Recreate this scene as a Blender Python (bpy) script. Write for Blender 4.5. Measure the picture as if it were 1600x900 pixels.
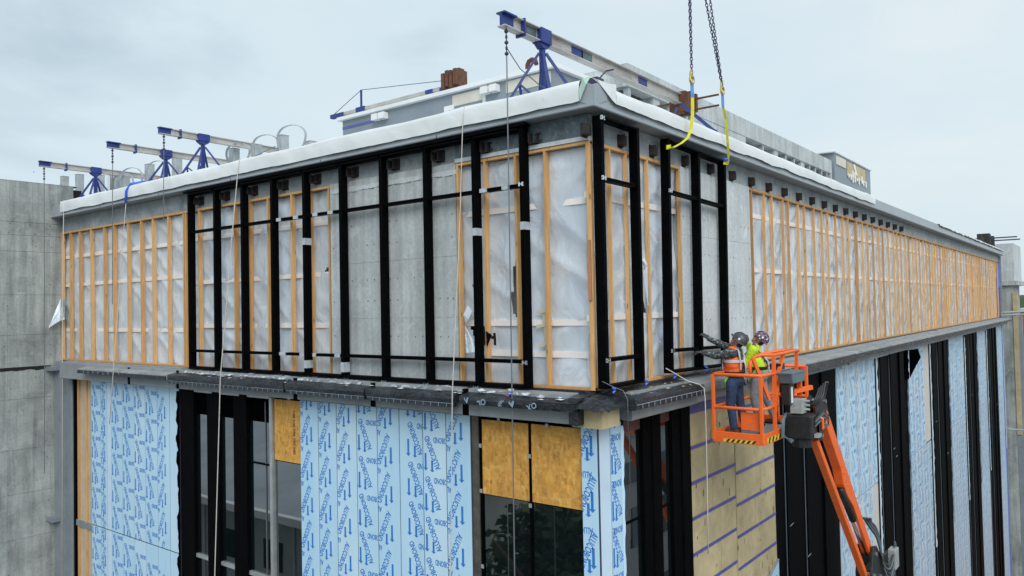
import bpy, bmesh, math, random
import numpy as np
from mathutils import Vector, Matrix, noise as mnoise

for o in list(bpy.data.objects):
    bpy.data.objects.remove(o)
SC = bpy.context.scene
COL = SC.collection
rad = math.radians
random.seed(7)

# ------------------------------------------------------------------ camera
cam_d = bpy.data.cameras.new('camera')
cam = bpy.data.objects.new('camera', cam_d)
COL.objects.link(cam)
SC.camera = cam
cam_d.sensor_width = 36.0
cam_d.lens = 27.224
cam_d.clip_start = 0.1
cam_d.clip_end = 3000
right = Vector((0.7889, 0.6142, -0.0200)).normalized()
down = Vector((-0.0319, 0.0084, -0.9994))
fwd = right.cross(-down).normalized() * -1
fwd = (-right.cross(-down)).normalized()
up = right.cross(fwd).normalized()
M = Matrix((right, up, -fwd)).transposed().to_4x4()
M.translation = Vector((5.940, -9.536, 1.212))
cam.matrix_world = M

# ------------------------------------------------------------------ world: overcast sky
SUN_EL, SUN_AZ = rad(40), rad(132)     # azimuth measured from +Y towards +X
W = bpy.data.worlds.new('World')
SC.world = W
W.use_nodes = True
nt = W.node_tree
nt.nodes.clear()
N = nt.nodes.new
wo = N('ShaderNodeOutputWorld')
bg = N('ShaderNodeBackground')
bg.inputs['Strength'].default_value = 0.1
sky = N('ShaderNodeTexSky')
sky.sky_type = 'NISHITA'
sky.sun_disc = False
sky.sun_elevation = SUN_EL
sky.sun_rotation = SUN_AZ
sky.air_density = 1.0
sky.dust_density = 3.0
tc = N('ShaderNodeTexCoord')
mp = N('ShaderNodeMapping')
mp.inputs['Scale'].default_value = (1.0, 1.0, 3.2)
n1 = N('ShaderNodeTexNoise')
n1.inputs['Scale'].default_value = 1.5
n1.inputs['Detail'].default_value = 7
n1.inputs['Roughness'].default_value = 0.55
n1.inputs['Distortion'].default_value = 0.35
cr = N('ShaderNodeValToRGB')
e = cr.color_ramp.elements
e[0].position = 0.33
e[0].color = (0.47, 0.59, 0.665, 1)
e[1].position = 0.72
e[1].color = (0.735, 0.81, 0.84, 1)
e2 = cr.color_ramp.elements.new(0.48)
e2.color = (0.635, 0.755, 0.82, 1)
sc10 = N('ShaderNodeVectorMath')
sc10.operation = 'SCALE'
sc10.inputs['Scale'].default_value = 8.35
mx = N('ShaderNodeMix')
mx.data_type = 'RGBA'
mx.inputs['Factor'].default_value = 0.93
L = nt.links.new
L(tc.outputs['Generated'], mp.inputs['Vector'])
L(mp.outputs['Vector'], n1.inputs['Vector'])
L(n1.outputs['Fac'], cr.inputs['Fac'])
L(cr.outputs['Color'], sc10.inputs[0])
L(sky.outputs['Color'], mx.inputs['A'])
L(sc10.outputs['Vector'], mx.inputs['B'])
L(mx.outputs['Result'], bg.inputs['Color'])
L(bg.outputs['Background'], wo.inputs['Surface'])

sun_d = bpy.data.lights.new('sun', 'SUN')
sun_d.energy = 1.5
sun_d.angle = rad(40)
sun_d.color = (1.0, 0.99, 0.975)
sun = bpy.data.objects.new('sun', sun_d)
COL.objects.link(sun)
sdir = Vector((math.sin(SUN_AZ) * math.cos(SUN_EL), math.cos(SUN_AZ) * math.cos(SUN_EL), math.sin(SUN_EL)))
sun.rotation_euler = sdir.to_track_quat('Z', 'Y').to_euler()
sun.location = sdir * 60

vs = SC.view_settings
vs.view_transform = 'Standard'
vs.look = 'None'
vs.exposure = 0.40
vs.gamma = 1.0
vs.use_curve_mapping = False

# ------------------------------------------------------------------ materials
MATS = {}


def new_mat(name):
    m = bpy.data.materials.new(name)
    m.use_nodes = True
    MATS[name] = m
    nt = m.node_tree
    b = nt.nodes['Principled BSDF']
    return m, nt, b


def tex(nt, scale=(1, 1, 1), rnd=True):
    """object coordinates, shifted per object"""
    t = nt.nodes.new('ShaderNodeTexCoord')
    mpg = nt.nodes.new('ShaderNodeMapping')
    mpg.inputs['Scale'].default_value = scale
    if rnd:
        oi = nt.nodes.new('ShaderNodeObjectInfo')
        ml = nt.nodes.new('ShaderNodeVectorMath')
        ml.operation = 'SCALE'
        ml.inputs[0].default_value = (37.0, 23.0, 51.0)
        nt.links.new(oi.outputs['Random'], ml.inputs['Scale'])
        nt.links.new(ml.outputs['Vector'], mpg.inputs['Location'])
    nt.links.new(t.outputs['Object'], mpg.inputs['Vector'])
    return mpg.outputs['Vector']


def noise(nt, vec, scale, detail=4, rough=0.55, dist=0.0):
    n = nt.nodes.new('ShaderNodeTexNoise')
    n.inputs['Scale'].default_value = scale
    n.inputs['Detail'].default_value = detail
    n.inputs['Roughness'].default_value = rough
    n.inputs['Distortion'].default_value = dist
    nt.links.new(vec, n.inputs['Vector'])
    return n.outputs['Fac']


def ramp(nt, fac, stops):
    r = nt.nodes.new('ShaderNodeValToRGB')
    el = r.color_ramp.elements
    while len(el) < len(stops):
        el.new(0.5)
    for e_, (p, c) in zip(el, stops):
        e_.position = p
        e_.color = tuple(c) + (1,) if len(c) == 3 else c
    nt.links.new(fac, r.inputs['Fac'])
    return r.outputs['Color']


def mixc(nt, a, b, fac, mode='MIX'):
    m = nt.nodes.new('ShaderNodeMix')
    m.data_type = 'RGBA'
    m.blend_type = mode
    for s, v in (('A', a), ('B', b)):
        if isinstance(v, (tuple, list)):
            m.inputs[s].default_value = tuple(v) + (1,)
        else:
            nt.links.new(v, m.inputs[s])
    if isinstance(fac, (int, float)):
        m.inputs['Factor'].default_value = fac
    else:
        nt.links.new(fac, m.inputs['Factor'])
    return m.outputs['Result']


def bump(nt, b, fac, strength=0.3, dist=0.01):
    bp = nt.nodes.new('ShaderNodeBump')
    bp.inputs['Strength'].default_value = strength
    bp.inputs['Distance'].default_value = dist
    nt.links.new(fac, bp.inputs['Height'])
    nt.links.new(bp.outputs['Normal'], b.inputs['Normal'])


def g(v):
    return (v, v, v)


def basic(name, col, rough=0.5, metal=0.0, var=0.18, scale=3.0, dirt=None, dirt_amt=0.5, bmp=0.0, stretch=(1, 1, 1), spec=0.5, bscale=None, bdist=0.01):
    m, nt, b = new_mat(name)
    v = tex(nt, stretch)
    f = noise(nt, v, scale, 5, 0.6)
    lo = tuple(c * (1 - var) for c in col)
    hi = tuple(min(1, c * (1 + var)) for c in col)
    c = ramp(nt, f, [(0.3, lo), (0.7, hi)])
    if dirt:
        f2 = noise(nt, v, scale * 2.3, 6, 0.7, 0.6)
        fm = ramp(nt, f2, [(0.5, g(0)), (0.72, g(dirt_amt))])
        c = mixc(nt, c, dirt, fm)
    nt.links.new(c, b.inputs['Base Color'])
    b.inputs['Roughness'].default_value = rough
    b.inputs['Metallic'].default_value = metal
    b.inputs['Specular IOR Level'].default_value = spec
    if bmp:
        bump(nt, b, noise(nt, v, bscale or scale * 8, 4, .6, .6 if bscale else 0), bmp, bdist)
    return m


def concrete(name, base, streak=0.35, blot=0.3):
    m, nt, b = new_mat(name)
    v = tex(nt, (1, 1, 1), False)
    big = noise(nt, v, 0.9, 6, 0.62, 0.4)
    c = ramp(nt, big, [(0.28, tuple(x * (1 - blot) for x in base)), (0.5, base), (0.75, tuple(min(1, x * (1 + blot * .8)) for x in base))])
    v2 = tex(nt, (3.2, 3.2, 0.22), False)
    st = noise(nt, v2, 1.6, 6, 0.65, 0.3)
    sm = ramp(nt, st, [(0.42, g(1)), (0.70, g(1 - streak))])
    c = mixc(nt, c, sm, 1.0, 'MULTIPLY')
    fine = noise(nt, v, 14, 6, 0.7)
    fm = ramp(nt, fine, [(0.35, g(0.86)), (0.65, g(1.08))])
    c = mixc(nt, c, fm, 1.0, 'MULTIPLY')
    vo = nt.nodes.new('ShaderNodeTexVoronoi')
    vo.inputs['Scale'].default_value = 9
    nt.links.new(v, vo.inputs['Vector'])
    pm = ramp(nt, vo.outputs['Distance'], [(0.03, g(0.45)), (0.07, g(1))])
    c = mixc(nt, c, pm, 0.6, 'MULTIPLY')
    pat = noise(nt, v, 2.2, 3, 0.5, 0.9)
    lm = ramp(nt, pat, [(0.62, g(0)), (0.70, g(0.35))])
    c = mixc(nt, c, tuple(min(1, x * 1.35) for x in base), lm)
    nt.links.new(c, b.inputs['Base Color'])
    b.inputs['Roughness'].default_value = 0.88
    bump(nt, b, fine, 0.25, 0.01)
    return m


concrete('concrete', (0.50, 0.535, 0.54), 0.30, 0.24)
concrete('concrete_dark', (0.39, 0.42, 0.405), 0.40, 0.40)
concrete('concrete_light', (0.60, 0.64, 0.655), 0.2, 0.16)
basic('tie_hole', (0.10, 0.10, 0.095), 0.9, 0, 0.3, 9)
basic('slab_edge', (0.27, 0.305, 0.32), 0.8, 0, 0.3, 2.2, (0.47, 0.48, 0.46), 0.75, 0.3)
basic('teal_steel', (0.085, 0.125, 0.14), 0.5, 0, 0.35, 3, (0.33, 0.36, 0.35), 0.55, 0.2)
basic('fascia_metal', (0.33, 0.37, 0.40), 0.42, 0.0, 0.10, 1.2, (0.33, 0.35, 0.36), 0.25)
basic('soffit_metal', (0.30, 0.33, 0.35), 0.55, 0, 0.12, 1.5)
basic('grey_steel', (0.25, 0.285, 0.315), 0.5, 0.1, 0.12, 1.5, (0.15, 0.16, 0.17), 0.4)
basic('galvanised', (0.45, 0.48, 0.49), 0.45, 0.5, 0.18, 4)
basic('black_frame', (0.0022, 0.0024, 0.003), 0.5, 0, 0.3, 5, (0.007, 0.0075, 0.008), 0.5, spec=0.02)
basic('black_wall', (0.0016, 0.0018, 0.0022), 0.6, 0, 0.3, 4, (0.004, 0.0045, 0.005), 0.5, spec=0.0)
basic('bracket_rust', (0.030, 0.025, 0.024), 0.75, 0.2, 0.4, 9, (0.075, 0.055, 0.045), 0.6)
basic('rust', (0.14, 0.062, 0.036), 0.8, 0.1, 0.35, 7, (0.05, 0.03, 0.025), 0.7)
basic('blue_steel', (0.020, 0.042, 0.22), 0.45, 0, 0.2, 6, (0.02, 0.025, 0.06), 0.5)
basic('light_blue_steel', (0.10, 0.22, 0.52), 0.5, 0, 0.2, 6)
basic('beam_steel', (0.52, 0.50, 0.47), 0.5, 0.3, 0.22, 1.7, (0.28, 0.22, 0.18), 0.65, stretch=(1, .6, 1))
basic('tape_grey', (0.45, 0.50, 0.54), 0.3, 0, 0.2, 8)
basic('tape_blue', (0.06, 0.16, 0.75), 0.4, 0, 0.1, 8)
basic('tape_purple', (0.095, 0.095, 0.34), 0.45, 0, 0.25, 5)
basic('rope', (0.58, 0.56, 0.51), 0.9, 0, 0.1, 20)
basic('cable', (0.20, 0.21, 0.23), 0.5, 0.5, 0.1, 10)
basic('chain_steel', (0.075, 0.075, 0.13), 0.45, 0.6, 0.3, 20)
basic('brass', (0.50, 0.42, 0.12), 0.45, 0.5, 0.2, 20)
basic('sling_yellow', (0.70, 0.66, 0.03), 0.7, 0, 0.15, 12)
basic('sling_blue', (0.12, 0.28, 0.62), 0.7, 0, 0.15, 12)
basic('lift_orange', (1.0, 0.155, 0.02), 0.42, 0, 0.10, 5, (0.50, 0.11, 0.04), 0.55)
basic('lift_black', (0.012, 0.013, 0.014), 0.45, 0, 0.3, 6, (0.05, 0.05, 0.05), 0.5)
basic('lift_grey', (0.40, 0.42, 0.42), 0.5, 0.2, 0.15, 6, (0.22, 0.22, 0.2), 0.6)
basic('hazard_yellow', (0.75, 0.55, 0.06), 0.5, 0, 0.1, 6)
basic('tray_grey', (0.13, 0.17, 0.20), 0.5, 0, 0.1, 6)
basic('chrome', (0.7, 0.72, 0.74), 0.2, 1.0, 0.05, 6)
basic('hose', (0.045, 0.048, 0.052), 0.4, 0, 0.2, 6)
basic('white_plastic', (0.78, 0.79, 0.79), 0.4, 0, 0.05, 6)
basic('red_plastic', (0.75, 0.05, 0.03), 0.5, 0, 0.1, 6)
basic('pent_grey', (0.225, 0.265, 0.30), 0.55, 0, 0.09, 0.8, (0.30, 0.33, 0.35), 0.25)
basic('pent_cream', (0.62, 0.60, 0.52), 0.8, 0, 0.08, 2)
basic('wool', (0.50, 0.415, 0.245), 0.95, 0, 0.20, 1.6, (0.33, 0.27, 0.16), 0.6, 0.8)
basic('wool_edge', (0.20, 0.16, 0.10), 0.95, 0, 0.2, 6)
basic('paper_tan', (0.50, 0.43, 0.34), 0.8, 0, 0.14, 2.2, (0.62, 0.58, 0.5), 0.5, 0.5)
basic('film_plain', (0.60, 0.76, 0.90), 0.35, 0, 0.06, 1.5)
basic('board_beige', (0.60, 0.575, 0.53), 0.7, 0, 0.06, 2)
basic('print_blue', (0.030, 0.20, 0.60), 0.45, 0, 0.1, 5)
basic('seam_dark', (0.05, 0.05, 0.09), 0.7, 0, 0.2, 5)
basic('print_pale', (0.20, 0.42, 0.68), 0.45, 0, 0.15, 5)
basic('print_wrap', (0.26, 0.35, 0.43), 0.5, 0, 0.2, 9)
basic('pale_gravel', (0.20, 0.195, 0.185), 0.95, 0, 0.3, 0.15, (0.11, 0.11, 0.105), 0.6)  # gravel ground, tone raised so it throws light up at the facades
basic('brick_orange', (0.42, 0.11, 0.05), 0.85, 0, 0.2, 3)
basic('bronze_strip', (0.10, 0.09, 0.075), 0.5, 0.2, 0.3, 6, (0.18, 0.17, 0.15), 0.5)
basic('maroon', (0.11, 0.035, 0.03), 0.6, 0, 0.2, 5)
basic('dark_gap', (0.012, 0.012, 0.013), 0.9, 0, 0.1, 5)
basic('interior', (0.35, 0.46, 0.47), 0.9, 0, 0.2, 1)
basic('skin', (0.42, 0.20, 0.135), 0.55, 0, 0.12, 14)
basic('denim', (0.030, 0.055, 0.125), 0.85, 0, 0.35, 9, (0.06, 0.09, 0.17), 0.6, 0.9, bscale=16, bdist=.03)
basic('grey_trousers', (0.30, 0.32, 0.36), 0.85, 0, 0.2, 7, (0.2, 0.21, 0.24), 0.5, 0.9, bscale=16, bdist=.03)
basic('vest_orange', (0.95, 0.15, 0.03), 0.7, 0, 0.15, 8, bmp=.9, bscale=14, bdist=.03)
basic('shirt_lime', (0.60, 0.92, 0.03), 0.7, 0, 0.2, 5, bmp=0.9, bscale=13, bdist=.04)
basic('reflective', (0.62, 0.64, 0.66), 0.35, 0.2, 0.1, 20)
basic('boot_brown', (0.10, 0.055, 0.028), 0.75, 0, 0.3, 9)
basic('hat_grey', (0.065, 0.070, 0.078), 0.35, 0, 0.15, 10, (0.15, 0.15, 0.16), 0.3)
basic('glove_dark', (0.045, 0.05, 0.055), 0.8, 0, 0.3, 20)
basic('harness_black', (0.015, 0.015, 0.017), 0.7, 0, 0.2, 20)
basic('harness_green', (0.25, 0.62, 0.12), 0.7, 0, 0.2, 20)
basic('bark', (0.09, 0.065, 0.045), 0.9, 0, 0.3, 5)
basic('leaf', (0.028, 0.062, 0.018), 0.7, 0, 0.5, 0.9)
basic('shed_wall', (0.36, 0.38, 0.38), 0.7, 0, 0.12, 0.5)
basic('shed_roof', (0.42, 0.47, 0.52), 0.6, 0, 0.2, 0.35)
basic('hall_white', (0.82, 0.83, 0.83), 0.7, 0, 0.08, 0.5)
basic('car_blue', (0.02, 0.06, 0.25), 0.25, 0.3, 0.1, 1)
basic('sandy_path', (0.22, 0.17, 0.11), 0.9, 0, 0.3, 1.0)
basic('grass_hill', (0.035, 0.06, 0.025), 0.9, 0, 0.4, 0.05)
basic('trash_white', (0.75, 0.78, 0.80), 0.35, 0, 0.1, 15)
basic('debris_tan', (0.55, 0.36, 0.24), 0.8, 0, 0.3, 15)
basic('spray_purple', (0.16, 0.06, 0.42), 0.7, 0, 0.1, 15)


def wood(name, base):
    m, nt, b = new_mat(name)
    v = tex(nt, (9, 9, 0.8))
    f = noise(nt, v, 3.0, 5, 0.6, 0.5)
    oi = nt.nodes.new('ShaderNodeObjectInfo')
    c = ramp(nt, f, [(0.25, tuple(x * .72 for x in base)), (0.55, base), (0.8, tuple(min(1, x * 1.18) for x in base))])
    rv = ramp(nt, oi.outputs['Random'], [(0.0, (0.74, 0.68, 0.64)), (0.35, (0.98, 0.97, 0.95)), (0.7, (1.05, 1.06, 1.1)), (1.0, (0.88, 0.82, 0.74))])
    c = mixc(nt, c, rv, 1.0, 'MULTIPLY')
    v2 = tex(nt, (7, 7, 1.9))
    vo = nt.nodes.new('ShaderNodeTexVoronoi')
    vo.inputs['Scale'].default_value = 1.0
    nt.links.new(v2, vo.inputs['Vector'])
    km = ramp(nt, vo.outputs['Distance'], [(0.05, g(0.22)), (0.13, g(1))])
    c = mixc(nt, c, km, 0.8, 'MULTIPLY')
    nt.links.new(c, b.inputs['Base Color'])
    b.inputs['Roughness'].default_value = 0.75
    return m


wood('stud_wood', (0.70, 0.405, 0.165))
wood('stud_wood_brown', (0.45, 0.21, 0.10))
wood('pale_wood', (0.66, 0.47, 0.29))


def osb(name):
    m, nt, b = new_mat(name)
    v = tex(nt, (1, 1, 1))
    a = None
    for i, (sc_, rot) in enumerate((((26, 26, 9), 0.0), ((9, 9, 24), 0.6), ((22, 22, 12), 1.1))):
        t = nt.nodes.new('ShaderNodeTexCoord')
        mpg = nt.nodes.new('ShaderNodeMapping')
        mpg.inputs['Scale'].default_value = sc_
        mpg.inputs['Rotation'].default_value = (0, rot, 0)
        nt.links.new(t.outputs['Object'], mpg.inputs['Vector'])
        vo = nt.nodes.new('ShaderNodeTexVoronoi')
        vo.inputs['Scale'].default_value = 1.0
        vo.inputs['Randomness'].default_value = 1.0
        nt.links.new(mpg.outputs['Vector'], vo.inputs['Vector'])
        sep = nt.nodes.new('ShaderNodeSeparateColor')
        nt.links.new(vo.outputs['Color'], sep.inputs['Color'])
        c = ramp(nt, sep.outputs[0], [(0.0, (0.42, 0.18, 0.03)), (0.14, (0.62, 0.29, 0.05)), (0.6, (0.72, 0.365, 0.07)), (0.9, (0.84, 0.50, 0.14)), (1.0, (0.28, 0.11, 0.02))])
        a = c if a is None else mixc(nt, a, c, 0.5)
    f = noise(nt, v, 2.5, 4)
    a = mixc(nt, a, ramp(nt, f, [(0.3, g(0.85)), (0.7, g(1.1))]), 1.0, 'MULTIPLY')
    nt.links.new(a, b.inputs['Base Color'])
    b.inputs['Roughness'].default_value = 0.8
    return m


osb('osb')


def film(name, c0, c1):
    m, nt, b = new_mat(name)
    v = tex(nt, (2.5, 2.5, 0.6))
    f = noise(nt, v, 0.9, 4, 0.5)
    c = ramp(nt, f, [(0.3, c0), (0.7, c1)])
    nt.links.new(c, b.inputs['Base Color'])
    rr = ramp(nt, noise(nt, tex(nt, (4, 4, 1)), 2, 3), [(0.3, g(0.25)), (0.7, g(0.42))])
    nt.links.new(rr, b.inputs['Roughness'])
    bump(nt, b, noise(nt, tex(nt, (5, 5, 1.2)), 1.5, 4), 0.12, 0.02)
    return m


film('film_blue', (0.45, 0.70, 0.90), (0.54, 0.765, 0.92))
film('film_pale', (0.50, 0.73, 0.91), (0.60, 0.80, 0.93))
film('film_worn', (0.47, 0.62, 0.76), (0.66, 0.74, 0.80))


def membrane(name):
    m, nt, b = new_mat(name)
    v = tex(nt, (1, 1, 1), False)
    f = noise(nt, v, 0.8, 6, 0.6)
    c = ramp(nt, f, [(0.25, (0.67, 0.695, 0.70)), (0.5, (0.77, 0.80, 0.81)), (0.8, (0.83, 0.86, 0.87))])
    f2 = noise(nt, v, 3.5, 6, 0.7, 0.8)
    c = mixc(nt, c, (0.42, 0.42, 0.40), ramp(nt, f2, [(0.62, g(0)), (0.78, g(0.5))]))
    nt.links.new(c, b.inputs['Base Color'])
    b.inputs['Roughness'].default_value = 0.55
    bump(nt, b, noise(nt, v, 2.2, 4, .5, .8), 0.22, 0.05)
    return m


membrane('membrane')


def wrap(name):
    """black building wrap, loose and shiny"""
    m, nt, b = new_mat(name)
    v = tex(nt, (1, 1, 1))
    f = noise(nt, v, 2.2, 6, 0.65, 0.6)
    c = ramp(nt, f, [(0.3, (0.010, 0.013, 0.017)), (0.55, (0.022, 0.028, 0.035)), (0.75, (0.055, 0.066, 0.08))])
    nt.links.new(c, b.inputs['Base Color'])
    rr = ramp(nt, noise(nt, v, 5, 4), [(0.3, g(0.16)), (0.7, g(0.42))])
    nt.links.new(rr, b.inputs['Roughness'])
    bump(nt, b, noise(nt, v, 7, 5, 0.6, 1.2), 0.8, 0.04)
    return m


wrap('wrap_black')
basic('ledge_grey', (0.27, 0.295, 0.31), 0.6, 0, 0.16, 1.5, (0.16, 0.18, 0.19), 0.5)
basic('ledge_top_grey', (0.30, 0.315, 0.315), 0.7, 0, 0.2, 1.8, (0.16, 0.17, 0.18), 0.6)


def sheet(name):
    """translucent polythene sheeting"""
    m = bpy.data.materials.new(name)
    m.use_nodes = True
    MATS[name] = m
    nt = m.node_tree
    nt.nodes.clear()
    out = nt.nodes.new('ShaderNodeOutputMaterial')
    v = tex(nt, (1, 1, 1))
    d = nt.nodes.new('ShaderNodeBsdfDiffuse')
    tr = nt.nodes.new('ShaderNodeBsdfTranslucent')
    tp = nt.nodes.new('ShaderNodeBsdfTransparent')
    gl = nt.nodes.new('ShaderNodeBsdfGlossy')
    gl.inputs['Roughness'].default_value = 0.16
    gl.inputs['Color'].default_value = (0.9, 0.93, 0.97, 1)
    f = noise(nt, v, 1.3, 5, 0.6, 0.8)
    c = ramp(nt, f, [(0.3, (0.70, 0.79, 0.90)), (0.6, (0.85, 0.91, 0.97)), (0.85, (0.94, 0.965, 0.985))])
    nt.links.new(c, d.inputs['Color'])
    nt.links.new(c, tr.inputs['Color'])
    tp.inputs['Color'].default_value = (0.85, 0.90, 0.95, 1)
    bp = nt.nodes.new('ShaderNodeBump')
    bp.inputs['Strength'].default_value = 0.6
    bp.inputs['Distance'].default_value = 0.05
    vv = tex(nt, (1.6, 1.6, 0.7))
    nt.links.new(noise(nt, vv, 1.9, 4, 0.5, 1.6), bp.inputs['Height'])
    for n_ in (d, gl, tr):
        nt.links.new(bp.outputs['Normal'], n_.inputs['Normal'])

    def ms(a, b, fac):
        x = nt.nodes.new('ShaderNodeMixShader')
        if isinstance(fac, float):
            x.inputs[0].default_value = fac
        else:
            nt.links.new(fac, x.inputs[0])
        nt.links.new(a, x.inputs[1])
        nt.links.new(b, x.inputs[2])
        return x.outputs[0]
    s = ms(d.outputs[0], tr.outputs[0], 0.06)
    # ridged noise makes the film more opaque in streaks
    mw = nt.nodes.new('ShaderNodeMapping')
    mw.inputs['Rotation'].default_value = (0.5, 0.6, 0.5)
    mw.inputs['Scale'].default_value = (1.1, 1.1, 3.4)
    nt.links.new(v, mw.inputs['Vector'])
    rg = nt.nodes.new('ShaderNodeTexNoise')
    rg.noise_type = 'RIDGED_MULTIFRACTAL'
    rg.inputs['Scale'].default_value = 1.2
    rg.inputs['Detail'].default_value = 4
    nt.links.new(mw.outputs['Vector'], rg.inputs['Vector'])
    tpf = ramp(nt, rg.outputs['Fac'], [(0.2, g(0.24)), (0.8, g(0.02))])
    s = ms(s, tp.outputs[0], tpf)
    lw = nt.nodes.new('ShaderNodeFresnel')
    lw.inputs['IOR'].default_value = 1.85
    nt.links.new(bp.outputs['Normal'], lw.inputs['Normal'])
    s = ms(s, gl.outputs[0], lw.outputs[0])
    nt.links.new(s, out.inputs['Surface'])
    return m


sheet('polythene')
m_, nt_, b_ = new_mat('clear_film')
b_.inputs['Base Color'].default_value = (0.74, 0.79, 0.84, 1)
b_.inputs['Roughness'].default_value = 0.12
b_.inputs['Alpha'].default_value = 0.42
nt_.links.new(ramp(nt_, noise(nt_, tex(nt_, (1, 1, 1)), 9, 4, .6, .8), [(0.42, g(0.05)), (0.62, g(0.9))]), b_.inputs['Alpha'])


def glass(name):
    m, nt, b = new_mat(name)
    b.inputs['Base Color'].default_value = (0.006, 0.010, 0.011, 1)
    b.inputs['Roughness'].default_value = 0.015
    b.inputs['IOR'].default_value = 2.9
    bump(nt, b, noise(nt, tex(nt, (1, 1, 1)), 0.7, 2), 0.03, 0.03)
    return m


glass('window_glass')


def camo(name):
    m, nt, b = new_mat(name)
    v = tex(nt, (1, 1, 1), False)
    f = noise(nt, v, 26, 2, 0.5)
    r = nt.nodes.new('ShaderNodeValToRGB')
    r.color_ramp.interpolation = 'CONSTANT'
    el = r.color_ramp.elements
    for _ in range(2):
        el.new(0.5)
    for e_, (p, c) in zip(el, [(0, (0.022, 0.028, 0.032)), (0.43, (0.085, 0.10, 0.10)), (0.52, (0.03, 0.036, 0.042)), (0.60, (0.25, 0.28, 0.28))]):
        e_.position = p
        e_.color = c + (1,)
    nt.links.new(f, r.inputs['Fac'])
    nt.links.new(r.outputs['Color'], b.inputs['Base Color'])
    b.inputs['Roughness'].default_value = 0.85
    return m


camo('camouflage')


def hat_print(name):
    m, nt, b = new_mat(name)
    v = tex(nt, (1, 1, 1), False)
    vo = nt.nodes.new('ShaderNodeTexVoronoi')
    vo.inputs['Scale'].default_value = 17
    nt.links.new(v, vo.inputs['Vector'])
    c = ramp(nt, vo.outputs['Distance'], [(0.26, (0.75, 0.75, 0.74)), (0.32, (0.07, 0.05, 0.08)), (0.55, (0.04, 0.03, 0.045)), (0.7, (0.25, 0.15, 0.28))])
    nt.links.new(c, b.inputs['Base Color'])
    b.inputs['Roughness'].default_value = 0.35
    return m


hat_print('hat_stickers')


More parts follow.
